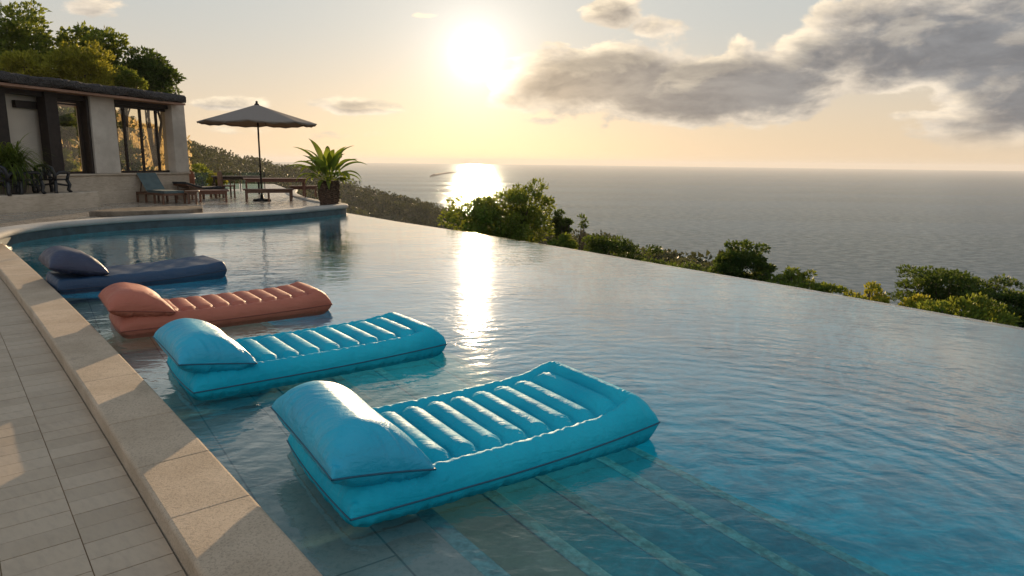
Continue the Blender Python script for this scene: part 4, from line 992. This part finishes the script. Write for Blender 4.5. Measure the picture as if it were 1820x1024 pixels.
def table(name, o, rz, L, Wd, Ht, label, cat, mt='wood', nl=4, top=.045, lr=.03, group=None, rail=True):
    root = empty(name, o, label, cat, group); T = xf(o, rz)
    def hx(mb, x0, x1, y0, y1, z0, z1):
        v = [T(x, y, z) for z in (z0, z1) for x, y in ((x0, y0), (x1, y0), (x1, y1), (x0, y1))]; mb.hexa(v[:4], v[4:])
    b = MB(); n = max(3, int(Wd/.11)); w = Wd/n
    for k in range(n): hx(b, -L/2, L/2, -Wd/2+k*w+.003, -Wd/2+(k+1)*w-.003, Ht-top, Ht)
    b.build('tabletop' if cat == 'table' else 'seat', mt, root, bevel=.004)
    xs = [-L/2+.10, L/2-.10] if nl == 4 else [-L/2+.10, 0, L/2-.10]
    for x in xs:
        for sy in (-1, 1):
            b = MB(); hx(b, x-lr, x+lr, sy*(Wd/2-.07)-lr, sy*(Wd/2-.07)+lr, 0, Ht-top-.001); b.build('leg', mt, root)
    if rail:
        for sy in (-1, 1): b = MB(); hx(b, -L/2+.14, L/2-.14, sy*(Wd/2-.07)-.015, sy*(Wd/2-.07)+.015, Ht-top-.09, Ht-top-.002); b.build('apron', mt, root)
    return root
def tdir(a, c): d = fp(*c)-fp(*a); return math.atan2(d[1], d[0])
def mid(x, y): p = fp(x, y); return (p[0], p[1], TZ)
table('dining_table', mid(491, 352), tdir((440, 356), (545, 355)), 2.25, .85, .74, 'long red brown wooden dining table behind the bench, next to the palm', 'table', 'wood_red')
table('bench', mid(478, 358), tdir((440, 356), (545, 355)), 1.65, .38, .43, 'wooden bench standing in front of the long dining table', 'bench', 'wood', 6)
table('bench', mid(540, 350), tdir((440, 356), (545, 355)), 1.1, .38, .43, 'short wooden bench at the palm end of the dining table', 'bench', 'wood_red')
table('dining_table', mid(422, 345), tdir((440, 356), (545, 355)), 1.9, .85, .74, 'dark square edged table behind the umbrella pole', 'table', 'darkwood')
table('coffee_table', mid(380, 359), tdir((440, 356), (545, 355)), 1.0, .55, .40, 'low wooden coffee table between the loungers and the bench', 'table', 'wood_red')
table('side_table', mid(343, 362), tdir((440, 356), (545, 355)), .42, .42, .42, 'small dark side table at the foot of the grey green lounger', 'table', 'wood')
def wood_chair(o, rz, label, m, round_back=True):
    root = empty('garden_chair', o, label, 'chair', 'wooden chairs on the terrace'); T = xf(o, rz)
    def hx(mb, x0, x1, y0, y1, z0, z1):
        v = [T(x, y, z) for z in (z0, z1) for x, y in ((x0, y0), (x1, y0), (x1, y1), (x0, y1))]; mb.hexa(v[:4], v[4:])
    b = MB(); hx(b, -.25, .25, -.25, .25, .41, .46); b.build('seat', m, root, bevel=.01)
    for x in (-.21, .21):
        for y in (-.21, .21): b = MB(); hx(b, x-.025, x+.025, y-.025, y+.025, 0, .409); b.build('leg', m, root)
    b = MB(); n = 12
    pr = [(-.24, .461)]+[(-.24*math.cos(math.pi*k/n), .80+.18*math.sin(math.pi*k/n)) for k in range(n+1)]+[(.24, .461)]
    lo = [T(x, .20, z) for x, z in pr]; hi = [T(x, .245, z+.0) for x, z in pr]; b.hexa(lo, hi); b.build('backrest', m, root, bevel=.008)
    for sx in (-1, 1): b = MB(); b.tube([T(sx*.235, .2, .66), T(sx*.255, -.05, .66), T(sx*.245, -.22, .62), T(sx*.235, -.22, .46)], .02, 6); b.build('armrest', m, root, True)
    return root
wood_chair(mid(336, 347), tdir((440, 356), (545, 355)), 'red brown chair with a rounded solid back at the house corner', 'wood_red')
wood_chair(mid(404, 351), tdir((440, 356), (545, 355))+1.9, 'brown wooden armchair turned sideways beside the coffee table', 'wood')
# glass balustrade at the back of the terrace
bl = [fp(342, 340), fp(385, 339), fp(428, 338.5), fp(471, 338)]
rail = empty('glass_balustrade', bl[0], 'low green tinted glass balustrade along the back of the terrace', 'balustrade')
for q0, q1 in zip(bl[:-1], bl[1:]):
    d = (q1-q0)/np.linalg.norm(q1-q0); nn2 = np.array([-d[1], d[0], 0])*.008; a_, c_ = q0+d*.06, q1-d*.06; b = MB()
    b.hexa([a_-nn2+[0, 0, .06], c_-nn2+[0, 0, .06], c_+nn2+[0, 0, .06], a_+nn2+[0, 0, .06]], [a_-nn2+[0, 0, .82], c_-nn2+[0, 0, .82], c_+nn2+[0, 0, .82], a_+nn2+[0, 0, .82]]); b.build('glass_panel', 'glass_green', rail)
for q in bl: b = MB(); b.tube([q, q+[0, 0, .86]], .022, 8); b.build('post', 'iron', rail)
# umbrella
uo = np.array(mid(466, 357)); uo[1:2] += 0
ub = empty('umbrella', uo, 'large dark grey brown garden umbrella open above the terrace tables', 'umbrella')
Yu = uo[1]; apex = at(456, 187, Yu); rimp = at(553, 223, Yu)
ax_, ay_ = uo[0], uo[1]; ZA = apex[2]; ZR = at(456, 218, Yu)[2]; RC = np.linalg.norm(at(553, 223, Yu)-at(350, 219, Yu))/2
b = MB(); b.lathe([(.30, 0), (.30, .05), (.27, .07), (.06, .09), (.05, .22)], uo, 24); b.build('base', 'iron', ub, True)
b = MB(); b.tube([uo+[0, 0, .05], uo+[0, 0, ZA-TZ-.04]], .030, 10); b.build('pole', 'darkwood', ub, True)
nr, na = 12, 8*6; vv = []
for i in range(nr+1):
    u = i/nr
    for j in range(na):
        th = 2*math.pi*j/na+.2; seg = (j % 6)/6; sag = math.sin(math.pi*seg); R = RC*u*(1-.045*sag*u)
        z = ZA-(ZA-ZR)*(u**1.02)-.05*sag*u*u+.03*(1-u)**6
        vv.append((ax_+R*math.cos(th), ay_+R*math.sin(th), z))
f = [(i*na+j, (i+1)*na+j, (i+1)*na+(j+1) % na, i*na+(j+1) % na) for i in range(nr) for j in range(na)]
b = MB(); b.add(vv, f); can = b.build('canopy', 'canopy', ub, True); sol = can.modifiers.new('solid', 'SOLIDIFY'); sol.thickness = .012
b = MB(); vv = []
for j in range(na):
    x, y, z = (ax_, ay_, 0); th = 2*math.pi*j/na+.2; sag = math.sin(math.pi*(j % 6)/6); R = RC*(1-.045*sag); z = ZR-.05*sag
    dz_ = .03+.025*abs(math.sin(j*1.57))
    vv += [(ax_+R*math.cos(th), ay_+R*math.sin(th), z-.006), (ax_+(R-.03)*math.cos(th), ay_+(R-.03)*math.sin(th), z-dz_)]
b.add(vv, [(2*j, 2*j+1, 2*((j+1) % na)+1, 2*((j+1) % na)) for j in range(na)]); va = b.build('valance', 'canopy', can); sol = va.modifiers.new('solid', 'SOLIDIFY'); sol.thickness = .006
for j in range(8):
    th = 2*math.pi*j/8+.2; b = MB(); b.tube([(ax_+.04*math.cos(th), ay_+.04*math.sin(th), ZA-.10), (ax_+RC*.5*math.cos(th), ay_+RC*.5*math.sin(th), ZA-(ZA-ZR)*.46-.06), (ax_+RC*.98*math.cos(th), ay_+RC*.98*math.sin(th), ZR-.01)], .013, 6); b.build('rib', 'darkwood', ub, True)
b = MB(); b.lathe([(.07, -.02), (.085, .01), (.05, .045), (.035, .07), (.045, .10), (.02, .13)], (ax_, ay_, ZA+.01), 14); b.build('finial', 'darkwood', ub, True)
# long low stone slab lying on the terrace
sp = [fp(158, 385), fp(200, 379.5), fp(262, 376.0), fp(361, 373.0), fp(360, 380.5), fp(270, 383.5), fp(205, 385.6)]
sp = smooth_poly([np.array(p[:2]) for p in sp+[sp[0]]], 1)[:-1]
b = MB(); b.prism([tuple(p) for p in sp], TZ-.01, TZ+.13); tag(b.build('stone_slab', 'stone_block', bevel=.025), 'long low rough stone slab lying on the terrace near the pool kerb', 'stone slab')
# floating line far out on the sea
b = MB(); pts = [gp(x, y, SEA) for x, y in ((765, 314), (772, 312.6), (780, 310.8), (790, 308.8), (800, 307.6), (812, 306.8))]
b.tube([p+np.array([0, 0, 1.]) for p in pts], [3, 8, 7, 6, 5, 3], 6); tag(b.build('floating_boom', 'bark', None, True), 'thin dark curved floating line far out on the sea below the sun', 'floating boom')

# ------------------------------------------------------------------ haze
m, t = mat('haze')
pv = t.node('ShaderNodeVolumePrincipled', Color=(.92, .90, .88), Density=HAZE_DENSITY, Anisotropy=.2)
t.l.new(pv.outputs[0], t.out.inputs['Volume'])
M['haze'] = m
b = MB(); b.box((0, 0, (SEA-4+42)/2), (31000, 31000, 42-SEA+4)); tag(b.build('haze', 'haze'), 'pale warm evening haze over sea and hills', 'haze', kind='stuff')
